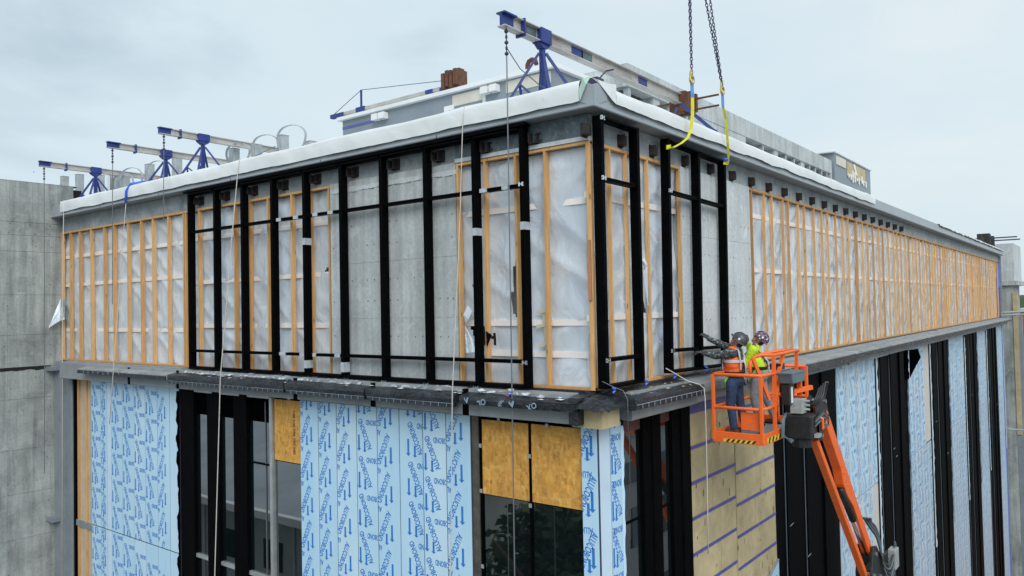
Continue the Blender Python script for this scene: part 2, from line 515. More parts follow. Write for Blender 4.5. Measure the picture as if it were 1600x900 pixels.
# ------------------------------------------------------------------ mesh helpers
class MB:
    def __init__(s):
        s.v = []
        s.f = []

    def add(s, vs, fs):
        o = len(s.v)
        s.v += [tuple(p) for p in vs]
        s.f += [tuple(i + o for i in f) for f in fs]
        return s

    def box(s, x0, x1, y0, y1, z0, z1):
        vs = [(x0, y0, z0), (x1, y0, z0), (x1, y1, z0), (x0, y1, z0), (x0, y0, z1), (x1, y0, z1), (x1, y1, z1), (x0, y1, z1)]
        return s.add(vs, [(3, 2, 1, 0), (4, 5, 6, 7), (0, 1, 5, 4), (1, 2, 6, 5), (2, 3, 7, 6), (3, 0, 4, 7)])

    def prism(s, poly, d0, d1, fn):
        """poly in (a,b), extruded from d0 to d1; fn(a,b,d)->xyz"""
        n = len(poly)
        vs = [fn(a, b, d0) for a, b in poly] + [fn(a, b, d1) for a, b in poly]
        fs = [tuple(range(n)), tuple(range(2 * n - 1, n - 1, -1))]
        fs += [(i, i + n, (i + 1) % n + n, (i + 1) % n) for i in range(n)]
        return s.add(vs, fs)

    def bar(s, p, q, w, h, upv=(0, 0, 1)):
        p, q = Vector(p), Vector(q)
        d = (q - p).normalized()
        u = Vector(upv)
        if abs(d.dot(u)) > 0.98:
            u = Vector((1, 0, 0))
        a = d.cross(u).normalized() * (w / 2)
        b = a.cross(d).normalized() * (h / 2)
        vs = [c + sa * a + sb * b for c in (p, q) for sa, sb in ((-1, -1), (1, -1), (1, 1), (-1, 1))]
        return s.add(vs, [(0, 3, 2, 1), (4, 5, 6, 7), (0, 1, 5, 4), (1, 2, 6, 5), (2, 3, 7, 6), (3, 0, 4, 7)])

    def tube(s, pts, r, n=8, cap=True):
        pts = [Vector(p) for p in pts]
        rs = r if isinstance(r, (list, tuple)) else [r] * len(pts)
        o = len(s.v)
        prev = None
        for i, p in enumerate(pts):
            d = (pts[min(i + 1, len(pts) - 1)] - pts[max(i - 1, 0)]).normalized()
            if prev is None:
                ref = Vector((0, 0, 1)) if abs(d.z) < 0.9 else Vector((1, 0, 0))
                a = d.cross(ref).normalized()
            else:
                a = (prev - d * prev.dot(d)).normalized()
            prev = a
            b = d.cross(a)
            for k in range(n):
                t = 2 * math.pi * k / n
                s.v.append(tuple(p + (a * math.cos(t) + b * math.sin(t)) * rs[i]))
        for i in range(len(pts) - 1):
            for k in range(n):
                k2 = (k + 1) % n
                s.f.append((o + i * n + k, o + i * n + k2, o + (i + 1) * n + k2, o + (i + 1) * n + k))
        if cap:
            s.f.append(tuple(o + k for k in range(n))[::-1])
            m = o + (len(pts) - 1) * n
            s.f.append(tuple(m + k for k in range(n)))
        return s

    def ribbon(s, pts, wv, t=0.006):
        """flat strap: pts with width vector(s), small thickness"""
        pts = [Vector(p) for p in pts]
        wv = Vector(wv)
        o = len(s.v)
        for i, p in enumerate(pts):
            d = (pts[min(i + 1, len(pts) - 1)] - pts[max(i - 1, 0)]).normalized()
            n = d.cross(wv).normalized() * t / 2
            s.v += [tuple(p - wv / 2 - n), tuple(p + wv / 2 - n), tuple(p + wv / 2 + n), tuple(p - wv / 2 + n)]
        for i in range(len(pts) - 1):
            a, b = o + i * 4, o + i * 4 + 4
            for k in range(4):
                k2 = (k + 1) % 4
                s.f.append((a + k, a + k2, b + k2, b + k))
        s.f.append((o, o + 3, o + 2, o + 1))
        m = o + (len(pts) - 1) * 4
        s.f.append((m, m + 1, m + 2, m + 3))
        return s

    def ball(s, c, r, nu=10, nv=7, rot=None):
        rx, ry, rz = r if isinstance(r, (tuple, list)) else (r, r, r)
        o = len(s.v)
        c = Vector(c)
        for j in range(nv + 1):
            th = math.pi * j / nv
            for i in range(nu):
                ph = 2 * math.pi * i / nu
                p = Vector((rx * math.sin(th) * math.cos(ph), ry * math.sin(th) * math.sin(ph), rz * math.cos(th)))
                if rot is not None:
                    p = rot @ p
                s.v.append(tuple(c + p))
        for j in range(nv):
            for i in range(nu):
                i2 = (i + 1) % nu
                s.f.append((o + j * nu + i, o + (j + 1) * nu + i, o + (j + 1) * nu + i2, o + j * nu + i2))
        return s

    def disc(s, c, n, r, t=0.01, k=8):
        c, n = Vector(c), Vector(n).normalized()
        return s.tube([c - n * t / 2, c + n * t / 2], r, k)

    def mesh(s, name):
        m = bpy.data.meshes.new(name)
        m.from_pydata(s.v, [], s.f)
        m.validate()
        m.update()
        return m

    def build(s, name, mat, parent=None, smooth=False, bevel=0.0, fix=True):
        m = s.mesh(name)
        if fix:
            bm = bmesh.new()
            bm.from_mesh(m)
            bmesh.ops.remove_doubles(bm, verts=bm.verts, dist=1e-6)
            bmesh.ops.recalc_face_normals(bm, faces=bm.faces)
            bm.to_mesh(m)
            bm.free()
        return put(name, m, mat, parent, smooth, bevel)


def put(name, m, mat, parent=None, smooth=False, bevel=0.0):
    o = bpy.data.objects.new(name, m)
    COL.objects.link(o)
    if mat is not None and not m.materials:
        m.materials.append(MATS[mat] if isinstance(mat, str) else mat)
    if smooth:
        for p in m.polygons:
            p.use_smooth = True
    if parent:
        o.parent = parent
    if bevel:
        md = o.modifiers.new('bevel', 'BEVEL')
        md.width = bevel
        md.segments = 2
        md.limit_method = 'ANGLE'
    return o


def tag(o, label, cat, group=None, kind=None):
    if label:
        o['label'] = label
    if cat:
        o['category'] = cat
    if group:
        o['group'] = group
    if kind:
        o['kind'] = kind
    return o


def thing(name, label, cat, loc=(0, 0, 0), group=None):
    o = bpy.data.objects.new(name, None)
    o.empty_display_size = 0.3
    COL.objects.link(o)
    o.location = loc
    return tag(o, label, cat, group)


def box(name, mat, parent, *c, bevel=0.0):
    return MB().box(*c).build(name, mat, parent, False, bevel, False)


# facade frames: left facade faces -Y (u = x), right facade faces +X (u = y); d = metres out of the stud plane
def LF(u, v, d):
    return (u, -d, v)


def RF(u, v, d):
    return (d, u, v)


def fbox(mb, F, u0, u1, v0, v1, d0, d1):
    a = F(u0, v0, d0)
    b = F(u1, v1, d1)
    return mb.box(*(q for i in range(3) for q in (min(a[i], b[i]), max(a[i], b[i]))))


# ------------------------------------------------------------------ ground and far setting
GZ = -22.0
gm = MB()
gm.add([(-900, -900, GZ), (900, -900, GZ), (900, 1500, GZ), (-900, 1500, GZ)], [(0, 1, 2, 3)])
tag(gm.build('ground', 'pale_gravel'), None, None, kind='structure')


def hill(name, cx, cy, rx, ry, h, seed):
    mb = MB()
    n, k = 36, 8
    pts = []
    for j in range(k + 1):
        r = j / k
        for i in range(n):
            t = 2 * math.pi * i / n
            q = 1 + 0.25 * mnoise.noise((math.cos(t) * 1.3 + seed, math.sin(t) * 1.3, r))
            z = h * (1 - r * r) ** 1.3 * (1 + 0.22 * mnoise.noise((math.cos(t) * 3 * r + seed, math.sin(t) * 3 * r, 5)))
            pts.append((cx + rx * r * q * math.cos(t), cy + ry * r * q * math.sin(t), GZ - 1 + z))
    fs = [(j * n + i, j * n + (i + 1) % n, (j + 1) * n + (i + 1) % n, (j + 1) * n + i) for j in range(k) for i in range(n)]
    mb.add(pts, fs)
    o = mb.build(name, 'grass_hill', None, True)
    return tag(o, None, None, kind='structure')


hill('hill', -10, 430, 170, 80, 25, 1.3)

# ------------------------------------------------------------------ main building
B = thing('main_building', 'building under construction with half clad facades meeting at a corner', 'building', (0, 0, GZ))
B.location = (0, 0, 0)
XL, YR = -17.8, 50.6       # ends of the two facades
PL = 0.05                  # cladding plane
# floor slab, roof slab, backing walls
box('floor_slab', 'concrete', B, XL, -0.02, 0.10, YR, -0.42, -0.02)
box('roof_slab', 'concrete', B, XL, -0.10, 0.10, YR, 3.66, 4.20)
box('backing_wall', 'dark_gap', B, -17.2, -0.10, 0.06, 0.26, GZ, -0.44)
box('backing_wall', 'dark_gap', B, -0.26, -0.06, 0.27, YR, GZ, -0.44)
box('inner_wall', 'interior', B, XL, -2.4, 3.2, 3.35, -0.02, 3.66)
box('inner_wall', 'interior', B, -2.75, -2.6, 3.4, YR - .1, -0.02, 3.66)
# slab edge beams above the timber bays (u ranges)
fbox(MB(), LF, 0, 1, 0, 1, 0, 1)
q = MB(); fbox(q, LF, XL, -2.62, 3.64, 4.03, -0.3, -0.04); q.build('edge_beam', 'slab_edge', B)
q = MB(); fbox(q, LF, -2.61, -0.03, 3.70, 4.03, -0.3, 0.0); q.build('edge_beam', 'teal_steel', B)
q = MB(); fbox(q, LF, -2.61, -0.02, 3.635, 3.698, -0.3, 0.02); q.build('beam_grout', 'concrete_light', B)
q = MB(); fbox(q, RF, 0.31, YR, 3.64, 4.03, -0.3, -0.03); q.build('edge_beam', 'slab_edge', B)
q = MB(); fbox(q, RF, 0.03, 0.30, 3.66, 4.03, -0.3, -0.025); q.build('beam_end_plate', 'slab_edge', B)
# soffit, fascia
FO = 0.24
q = MB()
q.add([(XL, -FO, 4.035), (FO, -FO, 4.035), (FO, YR, 4.035), (-0.4, YR, 4.035), (-0.4, 0.4, 4.035), (XL, 0.4, 4.035)], [(0, 1, 2, 3, 4, 5)])
q.build('soffit', 'soffit_metal', B)


def fascia_poly(F, a, b, name):
    # profile (d, z): drip edge, sloped metal, top
    prof = [(FO, 4.036), (FO + .012, 4.05), (FO + .012, 4.088), (FO - .01, 4.095), (FO - .02, 4.35), (FO - 0.10, 4.385), (-0.12, 4.36), (-0.12, 4.19)]
    q = MB()
    n = len(prof)
    vs = [F(a, z, d) for d, z in prof] + [F(b, z, d) for d, z in prof]
    q.add(vs, [(i, (i + 1) % n, (i + 1) % n + n, i + n) for i in range(n - 1)] + [tuple(range(n)), tuple(range(2 * n - 1, n - 1, -1))])
    return q.build(name, 'fascia_metal', B)


fascia_poly(LF, XL - 0.02, FO, 'fascia')
fascia_poly(RF, -FO - .001, YR, 'fascia')
for u in (-14.8, -11.8, -8.8, -5.8, -2.8):
    q = MB(); fbox(q, LF, u, u + .012, 4.04, 4.094, FO + .013, FO + .015); q.build('fascia_joint', 'dark_gap', B)


def cover(F, a, b, zlow, seed, name='parapet_cover', ztop=4.45, bulge=0.6):
    """white roof membrane draped over the parapet"""
    q = MB()
    nu = max(8, int(abs(b - a) / 0.12))
    prof = [(-1.3, 4.215), (-0.75, 4.22), (-0.30, 4.25), (-0.16, ztop - .05), (-0.10, ztop - .01), (0.10, ztop), (0.20, ztop - .006), (0.235, ztop - .02), (0.258, ztop - .07), (0.268, (ztop + zlow) / 2 + .02), (0.268, (ztop + zlow) / 2 - .06), (0.266, None)]
    k = len(prof)
    for i in range(nu + 1):
        u = a + (b - a) * i / nu
        for j, (d, z) in enumerate(prof):
            if z is None:
                z = zlow + 0.035 * mnoise.noise((u * 1.1, seed, 0)) + 0.008 * mnoise.noise((u * 5, seed, 3))
            else:
                z += 0.03 * mnoise.noise((u * 0.7, seed + j * .3, 1)) + 0.008 * mnoise.noise((u * 2.1, j * .6, seed))
            dd = d + bulge * (0.022 * mnoise.noise((u * 1.3, z * 2, seed + 9)) + 0.006 * mnoise.noise((u * 3 + z * 3, z * 3, seed)))
            lap = (u * .37 + seed) % 1.0
            cr_ = 0.016 * (1 - abs(mnoise.noise((u * 1.7 + z * 1.4, z * .8, seed + 21)))) ** 5 + (.006 if lap < .5 else 0)
            dd += cr_
            if j >= 7:
                dd = max(dd, 0.262)
            q.v.append(F(u, z, dd))
    for i in range(nu):
        for j in range(k - 1):
            q.f.append((i * k + j, i * k + j + 1, (i + 1) * k + j + 1, (i + 1) * k + j))
    return q.build(name, 'membrane', B, True)


cover(LF, -17.15, 0.02, 4.14, 1.0)
cover(RF, 0.32, 15.9, 4.16, 7.0, ztop=4.405)
cover(RF, 27.0, YR - .2, 4.30, 4.0, ztop=4.40)
# peeled green underside at the corner
q = MB()
q.add([(0.03, -0.285, 4.13), (0.03, -0.30, 4.30), (0.06, -0.24, 4.47), (0.15, -0.17, 4.49), (0.13, -0.26, 4.36)], [(0, 1, 2, 4), (2, 3, 4)])
basic('green_film', (0.40, 0.55, 0.47), 0.6, 0, 0.1, 6)
q.build('peeled_cover_flap', 'green_film', B)
q = MB()
q.add([(.16, -.16, 4.475), (.24, -.12, 4.44), (.262, .10, 4.43), (.275, .33, 4.46), (.278, .33, 4.16), (.275, .22, 4.20), (.262, .05, 4.30), (.25, -.08, 4.38)], [(0, 1, 7), (1, 2, 6, 7), (2, 3, 4, 5), (2, 5, 6)])
q.build('torn_cover', 'membrane', B)

# far end: white roof edge and roof field
box('roof_membrane', 'membrane', B, XL, -1.2, 1.2, YR - .2, 4.201, 4.215)

# ------------------------------------------------------------------ brackets on the slab edge
ML = [-10.58, -9.53, -8.49, -7.44, -6.40, -5.31, -4.22, -3.14, -2.06, -1.10]     # mullion positions, left facade


def bracket(F, u, z, s=1.0):
    q = MB()
    fbox(q, F, u - .08 * s, u + .10 * s, z - .10, z + .10, -0.05, -0.015)
    fbox(q, F, u - .09 * s, u - .075 * s, z - .08, z + .08, -0.02, 0.11)
    fbox(q, F, u + .03 * s, u + .042 * s, z - .07, z + .07, -0.02, 0.08)
    fbox(q, F, u - .09 * s, u + .06 * s, z - .085, z - .073, -0.02, 0.07)
    for bu, bz in ((-.02, .05), (.07, .06), (.075, -.05), (-.02, -.03)):
        fbox(q, F, u + bu - .014, u + bu + .014, z + bz - .014, z + bz + .014, -0.016, 0.012)
    return q.build('anchor_bracket', 'bracket_rust', B)


for u in ML:
    bracket(LF, u + 0.16, 3.80)
for u in [0.0, 1.02, 2.05, 3.25, 4.35] + [5.30 + 1.028 * i for i in range(16)]:
    bracket(RF, u + (0.0 if u > 5 else -.10), 3.76, 1.0 if u > 5 else .8)

# ------------------------------------------------------------------ concrete walls in the upper storey


def concrete_wall(F, u0, u1, cols, rows, name_seed, mat):
    root = MB()
    fbox(root, F, u0, u1, -0.02, 3.65, -0.3, -0.012)
    w = root.build('concrete_wall', 'concrete', B)
    rr = random.Random(name_seed)
    for i in range(len(cols) - 1):
        for j in range(len(rows) - 1):
            q = MB()
            e_ = 0.0018
            fbox(q, F, cols[i] + e_, cols[i + 1] - e_, rows[j] + e_, rows[j + 1] - e_, -0.02, rr.uniform(-0.003, 0.002))
            q.build('cast_panel', mat, w, False, 0.0015)
    t = MB()
    for i in range(len(cols)):
        for j in range(1, len(rows) - 1):
            for dv in (-0.32, 0.32):
                if rr.random() < .7:
                    for du in (-0.09, 0.09):
                        if cols[0] < cols[i] + du < cols[-1]:
                            t.disc(F(cols[i] + du, rows[j] + dv, 0.0), F(0, 0, 1) if F is RF else (0, -1, 0), 0.011, 0.010)
    t.build('tie_hole', 'tie_hole', w)['kind'] = 'stuff'
    return w


concrete_wall(LF, -5.84, -2.62, [-5.84, -5.32, -4.72, -4.12, -3.52, -2.92, -2.62], [-0.02, 1.08, 2.10, 3.12, 3.64], 3, 'concrete')
concrete_wall(RF, 2.96, 6.22, [2.96, 3.4, 4.0, 4.6, 5.2, 5.8, 6.22], [-0.02, 1.25, 2.45, 3.64], 5, 'concrete_light')
# rough grout line on top of the left wall
q = MB()
for i in range(40):
    u = -5.8 + i * .08
    h = 0.05 + 0.035 * mnoise.noise((u * 3, 1, 2))
    fbox(q, LF, u, u + .081, 3.50 - h, 3.50 + h * .6, 0.0, 0.006 + 0.005 * (i % 3))
q.build('grout_line', 'concrete_light', B)['kind'] = 'stuff'

# ------------------------------------------------------------------ timber bays with polythene


def stud_mesh(F, h):
    q = MB()
    fbox(q, F, -0.020, 0.020, 0, h, -0.092 if F is LF else -0.058, 0)
    return q.mesh('stud')


SM_L, SM_R = stud_mesh(LF, 3.545), stud_mesh(RF, 3.545)
for m_ in (SM_L, SM_R):
    m_.materials.append(MATS['stud_wood'])


def crumple(u, v, seed):
    p = 0.05 * mnoise.noise((u * 0.9, v * 0.5, seed))
    # diagonal tension folds
    a = u * 0.8 + v * 1.0
    b_ = u * 0.9 - v * 0.7
    p += 0.046 * (1 - abs(mnoise.noise((a * 1.5, b_ * 0.35, seed + 3)))) ** 4
    p += 0.046 * (1 - abs(mnoise.noise((b_ * 1.6, a * 0.35, seed + 8)))) ** 4
    p += 0.006 * mnoise.noise((u * 4, v * 1.8, seed + 5))
    return p


def poly_sheet(F, u0, u1, seed, parent, holes=(), step=0.05, v0=0.02, v1=3.58, d=-0.125):
    q = MB()
    nu = int((u1 - u0) / step)
    nv = int((v1 - v0) / 0.05)
    for i in range(nu + 1):
        u = u0 + (u1 - u0) * i / nu
        for j in range(nv + 1):
            v = v0 + (v1 - v0) * j / nv
            p = crumple(u, v, seed)
            q.v.append(F(u, v, d + min(0.03, p - .045) - 0.012))
    for i in range(nu):
        for j in range(nv):
            uc, vc = u0 + (u1 - u0) * (i + .5) / nu, v0 + (v1 - v0) * (j + .5) / nv
            if any(inside(uc, vc, h_) for h_ in holes):
                continue
            q.f.append((i * (nv + 1) + j, (i + 1) * (nv + 1) + j, (i + 1) * (nv + 1) + j + 1, i * (nv + 1) + j + 1))
    return q.build('polythene_sheet', 'polythene', parent, True, fix=False)


def inside(x, y, poly):
    c = False
    n = len(poly)
    for i in range(n):
        x1, y1 = poly[i]
        x2, y2 = poly[(i + 1) % n]
        if (y1 > y) != (y2 > y) and x < (x2 - x1) * (y - y1) / (y2 - y1) + x1:
            c = not c
    return c


basic('filmed_wood', (0.86, 0.81, 0.78), 0.3, 0, 0.10, 2.5, (0.80, 0.68, 0.58), 0.5)
basic('bounce_white', (0.72, 0.75, 0.79), 0.8, 0, 0.12, 1.2)  # white of the added panels that bounce light behind the sheets


def stud_bay(name, label, F, sm, us, u0, u1, seed, holes=(), rails=(), step=0.05, z0=0.0):
    t = thing(name, label, 'stud wall', F((u0 + u1) / 2, 0, -0.05))
    off = Vector(t.location)
    rr = random.Random(seed)

    def fin(o):
        o.location = o.location - off
        return o
    q = MB(); fbox(q, F, u0, u1, 0, 0.038, -0.092, 0.0); fin(q.build('bottom_plate', 'stud_wood', t))
    q = MB(); fbox(q, F, u0, u1, 3.585, 3.63, -0.092, 0.0); fin(q.build('top_plate', 'stud_wood', t))
    for u in us:
        o = bpy.data.objects.new('stud', sm)
        COL.objects.link(o)
        o.parent = t
        o.location = Vector(F(u, 0.039, 0.0)) - off
        a_ = rr.uniform(-.006, .006)
        if F is LF:
            o.rotation_euler = (0, a_, 0)
        else:
            o.rotation_euler = (a_, 0, 0)
    for z in rails:
        q = MB(); fbox(q, F, u0 + .02, u1 - .02, z - .045, z + .045, -0.165 if F is LF else -.13, -0.118 if F is LF else -.085); fin(q.build('rail', 'filmed_wood', t))
    q = MB(); fbox(q, F, max(u0 + .02, .54 if F is RF else -99), u1 - .02, 0.0, 3.6, -0.52, -0.50); fin(q.build('bounce_panel', 'bounce_white', t))  # added panel, returns light through the polythene to brighten it
    fin(poly_sheet(F, u0 + .01, u1 - .01, seed, t, holes, step, d=-.125 if F is LF else -.092))
    return t


ST1 = [-17.76, -17.21, -16.6, -15.9, -15.16, -14.62, -13.86, -13.17, -12.6, -11.87, -11.17]
ST2 = [-11.07, -10.51, -9.08, -8.53, -7.87, -7.08, -6.46, -5.89]
ST3 = [-2.57, -2.02, -1.36, -0.82]
ST4 = [0.57, 1.08, 1.77, 2.92]
ST5 = [6.38, 7.08, 7.6, 8.3, 8.7, 9.38, 9.89, 10.65, 11.33, 11.85, 12.58, 13.28, 13.84, 14.68, 14.77, 15.43, 16.05, 16.74, 17.5, 18.03, 18.82, 19.59, 20.14, 20.77, 21.53, 22.09, 22.79]
u = 22.79
rr5 = random.Random(11)
while u < 48.9:
    u += rr5.uniform(0.48, 0.80) if u < 30 else rr5.uniform(0.55, 0.98)
    ST5.append(u)
stud_bay('timber_stud_bay', 'timber stud bay with clear polythene next to the tall concrete tower', LF, SM_L, ST1, -17.8, -11.13, 2, rails=(2.92, 2.12, 0.85))
stud_bay('timber_stud_bay', 'timber stud bay with polythene behind black mullions, left of bare concrete panel', LF, SM_L, ST2, -11.11, -5.85, 5, rails=(2.95, 1.95, 0.95),
         holes=[[(-6.12, 2.10), (-5.98, 2.02), (-5.97, 1.98), (-6.15, 1.96)]])
tb3 = stud_bay('timber_stud_bay', 'timber corner bay with torn polythene below the big roof outrigger', LF, SM_L, ST3, -2.61, -0.075, 8, rails=(2.78, 0.98, 0.50),
               holes=[[(-2.45, 0.95), (-2.14, 1.02), (-2.12, 0.62), (-2.28, 0.58)], [(-2.42, 1.62), (-2.2, 1.68), (-2.2, 1.58), (-2.4, 1.55)], [(-1.50, 2.0), (-1.40, 2.4), (-1.40, 1.05), (-1.62, 1.12)], [(-2.08, .78), (-1.92, .82), (-1.95, .6)]])
stud_bay('timber_stud_bay', 'timber corner bay behind the two mullion frame, beside the hanging frame', RF, SM_R, ST4, 0.012, 2.95, 12, rails=(2.85, 1.05),
         holes=[[(1.42, 1.95), (1.60, 1.85), (1.72, 1.1), (1.60, 0.85), (1.45, 1.3)]])
stud_bay('timber_stud_bay', 'long timber stud bay with polythene running away from the workers', RF, SM_R, ST5, 6.24, 49.3, 15, rails=(3.08, 1.92), step=0.085)
# stiff corner post of the timber bays
q = MB()
q.box(-0.072, 0.0, 0.0, 0.072, 0.0, 3.62)
cp = q.build('corner_post', 'stud_wood', None, False, 0.004)
tag(cp, 'doubled timber post at the outer corner between the two polythene bays', 'timber post')
q = MB(); q.box(-0.068, -0.01, -0.022, -0.001, 1.30, 2.18); q.build('nailed_block', 'stud_wood_brown', cp)
# grey board and insulation seen through the tears
q = MB(); fbox(q, LF, -1.68, -1.40, 0.3, 2.5, -0.36, -0.33); o = q.build('loose_board', 'lift_grey'); tag(o, 'grey board leaning behind the torn slit in the polythene', 'board')
q = MB(); fbox(q, LF, -2.34, -2.12, 0.4, 1.0, -0.37, -0.33); o = q.build('cardboard_box', 'rust'); tag(o, 'brown carton behind the hole in the polythene', 'carton')
# torn flaps
q = MB()
q.add([(-2.46, -0.00, 0.98), (-2.33, -0.06, 1.05), (-2.28, -0.03, 1.18), (-2.40, 0.0, 1.28), (-2.48, -0.02, 1.12)], [(0, 1, 2, 3, 4)])
q.add([(-2.44, -0.02, 0.5), (-2.2, -0.05, 0.52), (-2.28, -0.03, 0.72), (-2.46, -0.01, 0.95)], [(0, 1, 2, 3)])
q.add([(-2.0, -0.03, 0.86), (-1.84, -0.07, 0.80), (-1.97, -0.04, 0.6), (-2.02, -0.02, .7)], [(0, 1, 2, 3)])
o = q.build('torn_polythene', 'polythene'); tag(o, 'torn white polythene flaps hanging by the second mullion from the corner', 'plastic sheet')
q = MB()
q.add([(0.02, 1.42, 1.95), (0.05, 1.50, 1.98), (0.07, 1.55, 1.85), (0.03, 1.66, 1.2), (0.02, 1.62, 1.2), (0.015, 1.50, 1.75)], [(0, 1, 2, 5), (2, 3, 4, 5)])
o = q.build('torn_polythene', 'polythene'); tag(o, 'curled white polythene edge beside the mullion on the workers facade', 'plastic sheet')
# loose plastic at the tower end
q = MB()
q.add([(-17.74, -0.03, 1.75), (-17.4, -0.03, 1.7), (-17.45, -0.04, 1.15), (-17.55, -0.12, 1.12), (-17.70, -0.36, 0.92), (-17.76, -0.33, 1.05)], [(0, 1, 2, 3), (0, 3, 4, 5)])
o = q.build('loose_polythene', 'polythene'); tag(o, 'loose white polythene scrap flapping against the concrete tower', 'plastic sheet')
# spray paint on the sheet (flat marks)
q = MB()
for a_, b_ in (((2.45, 1.10), (2.45, 0.62)), ((2.25, 0.66), (2.62, 0.68)), ((2.32, 0.52), (2.55, 0.55)), ((2.36, .78), (2.52, .6))):
    dd_ = -.052 + .009 * (len(q.v) // 8)
    q.bar(RF(a_[0], a_[1], dd_), RF(b_[0], b_[1], dd_), 0.028, 0.006, (1, 0, 0))
o = q.build('spray_mark', 'spray_purple'); tag(o, 'purple spray paint mark on polythene beside the hanging frame', 'paint mark')
q = MB()
for a_, b_ in (((-.95, 1.2), (-0.87, 0.35)), ((-1.08, .92), (-0.78, .97)), ((-1.05, 1.14), (-0.80, 1.18)), ((-1.02, .62), (-.80, .7))):
    dd_ = -.088 + .009 * (len(q.v) // 8)
    q.bar(LF(a_[0], a_[1], dd_), LF(b_[0], b_[1], dd_), 0.05, 0.006, (0, 1, 0))
basic('tape_cream', (0.66, 0.60, 0.44), 0.6, 0, 0.1, 9)
o = q.build('repair_tape', 'tape_cream'); tag(o, 'cream repair tape strips crossed on the corner polythene', 'tape')

# ------------------------------------------------------------------ black curtain wall frames
MD0, MD1 = 0.05, 0.20


def mullion(F, u, z0, z1, parent, off, w=0.075, tilt=0.0):
    q = MB()
    h = w / 2
    # two halves with a shadow gap
    fbox(q, F, u - h, u - .004, z0, z1, MD0, MD1)
    fbox(q, F, u + .004, u + h, z0, z1, MD0, MD1)
    fbox(q, F, u - .0041, u + .0041, z0 + .001, z1 - .001, MD0 + .01, MD1 - .012)
    o = q.build('mullion', 'black_frame', parent)
    o.location = -off
    return o


def transom(F, ua, ub, z, parent, off, h=0.055):
    q = MB()
    fbox(q, F, ua, ub, z - h / 2, z - .006, MD0 + .02, MD1 - .02)
    fbox(q, F, ua, ub, z + .006, z + h / 2, MD0 + .02, MD1 - .02)
    fbox(q, F, ua, ub, z - .0061, z + .0061, MD0 + .03, MD1 - .04)
    o = q.build('transom', 'black_frame', parent)
    o.location = -off
    return o


def clip(F, u, z, parent, off):
    q = MB()
    for s in (-1, 1):
        fbox(q, F, u + s * .03 - .015, u + s * .03 + .015, z - .03, z + .03, MD1 - .005, MD1 + .02)
    fbox(q, F, u - .045, u + .045, z - .008, z + .008, MD1 + .0, MD1 + .024)
    o = q.build('clip', 'chrome', parent)
    o.location = -off


def frame(label, F, us, z0, z1, tz, tapes=(), clips=(), group=None, tilt=0.0, head=True):
    t = thing('curtain_wall_frame', label, 'window frame', F((us[0] + us[-1]) / 2, z0, .12), group)
    off = Vector(t.location)
    for u in us:
        mullion(F, u, z0, z1, t, off)
    for a_, b_ in zip(us[:-1], us[1:]):
        for z in tz:
            transom(F, a_ + .0376, b_ - .0376, z, t, off)
        for nm, za, zb in (('sill', z0, z0 + .05), ('head', z1 - .06, z1 - .01)):
            q = MB(); fbox(q, F, a_ + .0376, b_ - .0376, za, zb, MD0 + .01, MD1 - .01)
            fbox(q, F, a_ + .0376, b_ - .0376, za + .01, zb - .01, MD1 - .0099, MD1 + .03)
            o = q.build(nm, 'black_frame', t); o.location = -off
    for u, z, hh in tapes:
        q = MB(); fbox(q, F, u - .041, u + .041, z, z + hh, MD0 - .003, MD1 + .003)
        o = q.build('tape_wrap', 'tape_grey', t); o.location = -off
    for a_, b_, z in clips_tape.get(id(us), ()):
        q = MB(); fbox(q, F, a_, b_, z - .032, z + .032, MD0 + .015, MD1 - .015)
        o = q.build('tape_wrap', 'tape_grey', t); o.location = -off
    for u, z in clips:
        clip(F, u, z, t, off)
    return t


clips_tape = {}
fA, fB, fC = ML[0:3], ML[3:6], ML[6:8]
u1 = ML
clips_tape[id(u1)] = [(-7.30, -7.15, 3.08), (-6.75, -6.6, 3.08), (-6.15, -6.0, 3.08), (-5.7, -5.55, 3.08), (-1.95, -1.8, 3.08), (-1.50, -1.38, 3.08),
                      (-7.25, -7.05, .40), (-6.6, -6.45, .40), (-6.2, -6.1, .40), (-5.55, -5.4, .40)]
fr1 = frame('black ten mullion curtain wall grid fixed over the concrete and polythene', LF, u1, 0.0, 3.97, (3.08, 0.40),
            tapes=[(-6.40, 2.52, .13), (-6.40, 0.14, .15), (-5.31, 0.10, .18), (-2.06, 2.38, .12), (-1.10, 2.40, .12)], clips=[(-1.10, 3.09), (-1.10, .39)])
# long continuous drip rail over the heads
q = MB(); fbox(q, LF, -10.75, -1.0, 3.972, 4.012, 0.08, 0.235); o = q.build('head_rail', 'black_frame', fr1); o.location = -Vector(fr1.location)
frame('black two mullion frame on the workers facade next to the timber corner', RF, [0.04, 1.10], 0.03, 3.97, (3.06, 0.44),
      clips=[(0.04, 3.06), (0.04, .44), (0.04, 3.93)])
hang = frame('black three mullion frame hanging from yellow slings beside the workers', RF, [2.09, 3.26, 4.43], 0.05, 3.93, (3.06, 0.42),
             clips=[(2.09, 3.06), (2.09, .42)])
hang.rotation_euler = (rad(-1.15), 0, 0)
hang.location.z += 0.02
for u, F, z in ((0.10, RF, .05), (1.08, RF, .08), (2.05, RF, .10), (3.30, RF, .12)):
    q = MB()
    q.tube([F(u, z, .22), F(u + .03, z - .02, .25), F(u + .05, z - .05, .24), F(u + .02, z - .08, .22)], 0.018, 6)
    o = q.build('blue_shim', 'tape_blue')
    tag(o, 'small blue plastic strap loop under the black frame on the ledge', 'strap', 'blue strap loops on the workers side ledge')

# ------------------------------------------------------------------ projecting ledge with black wrap


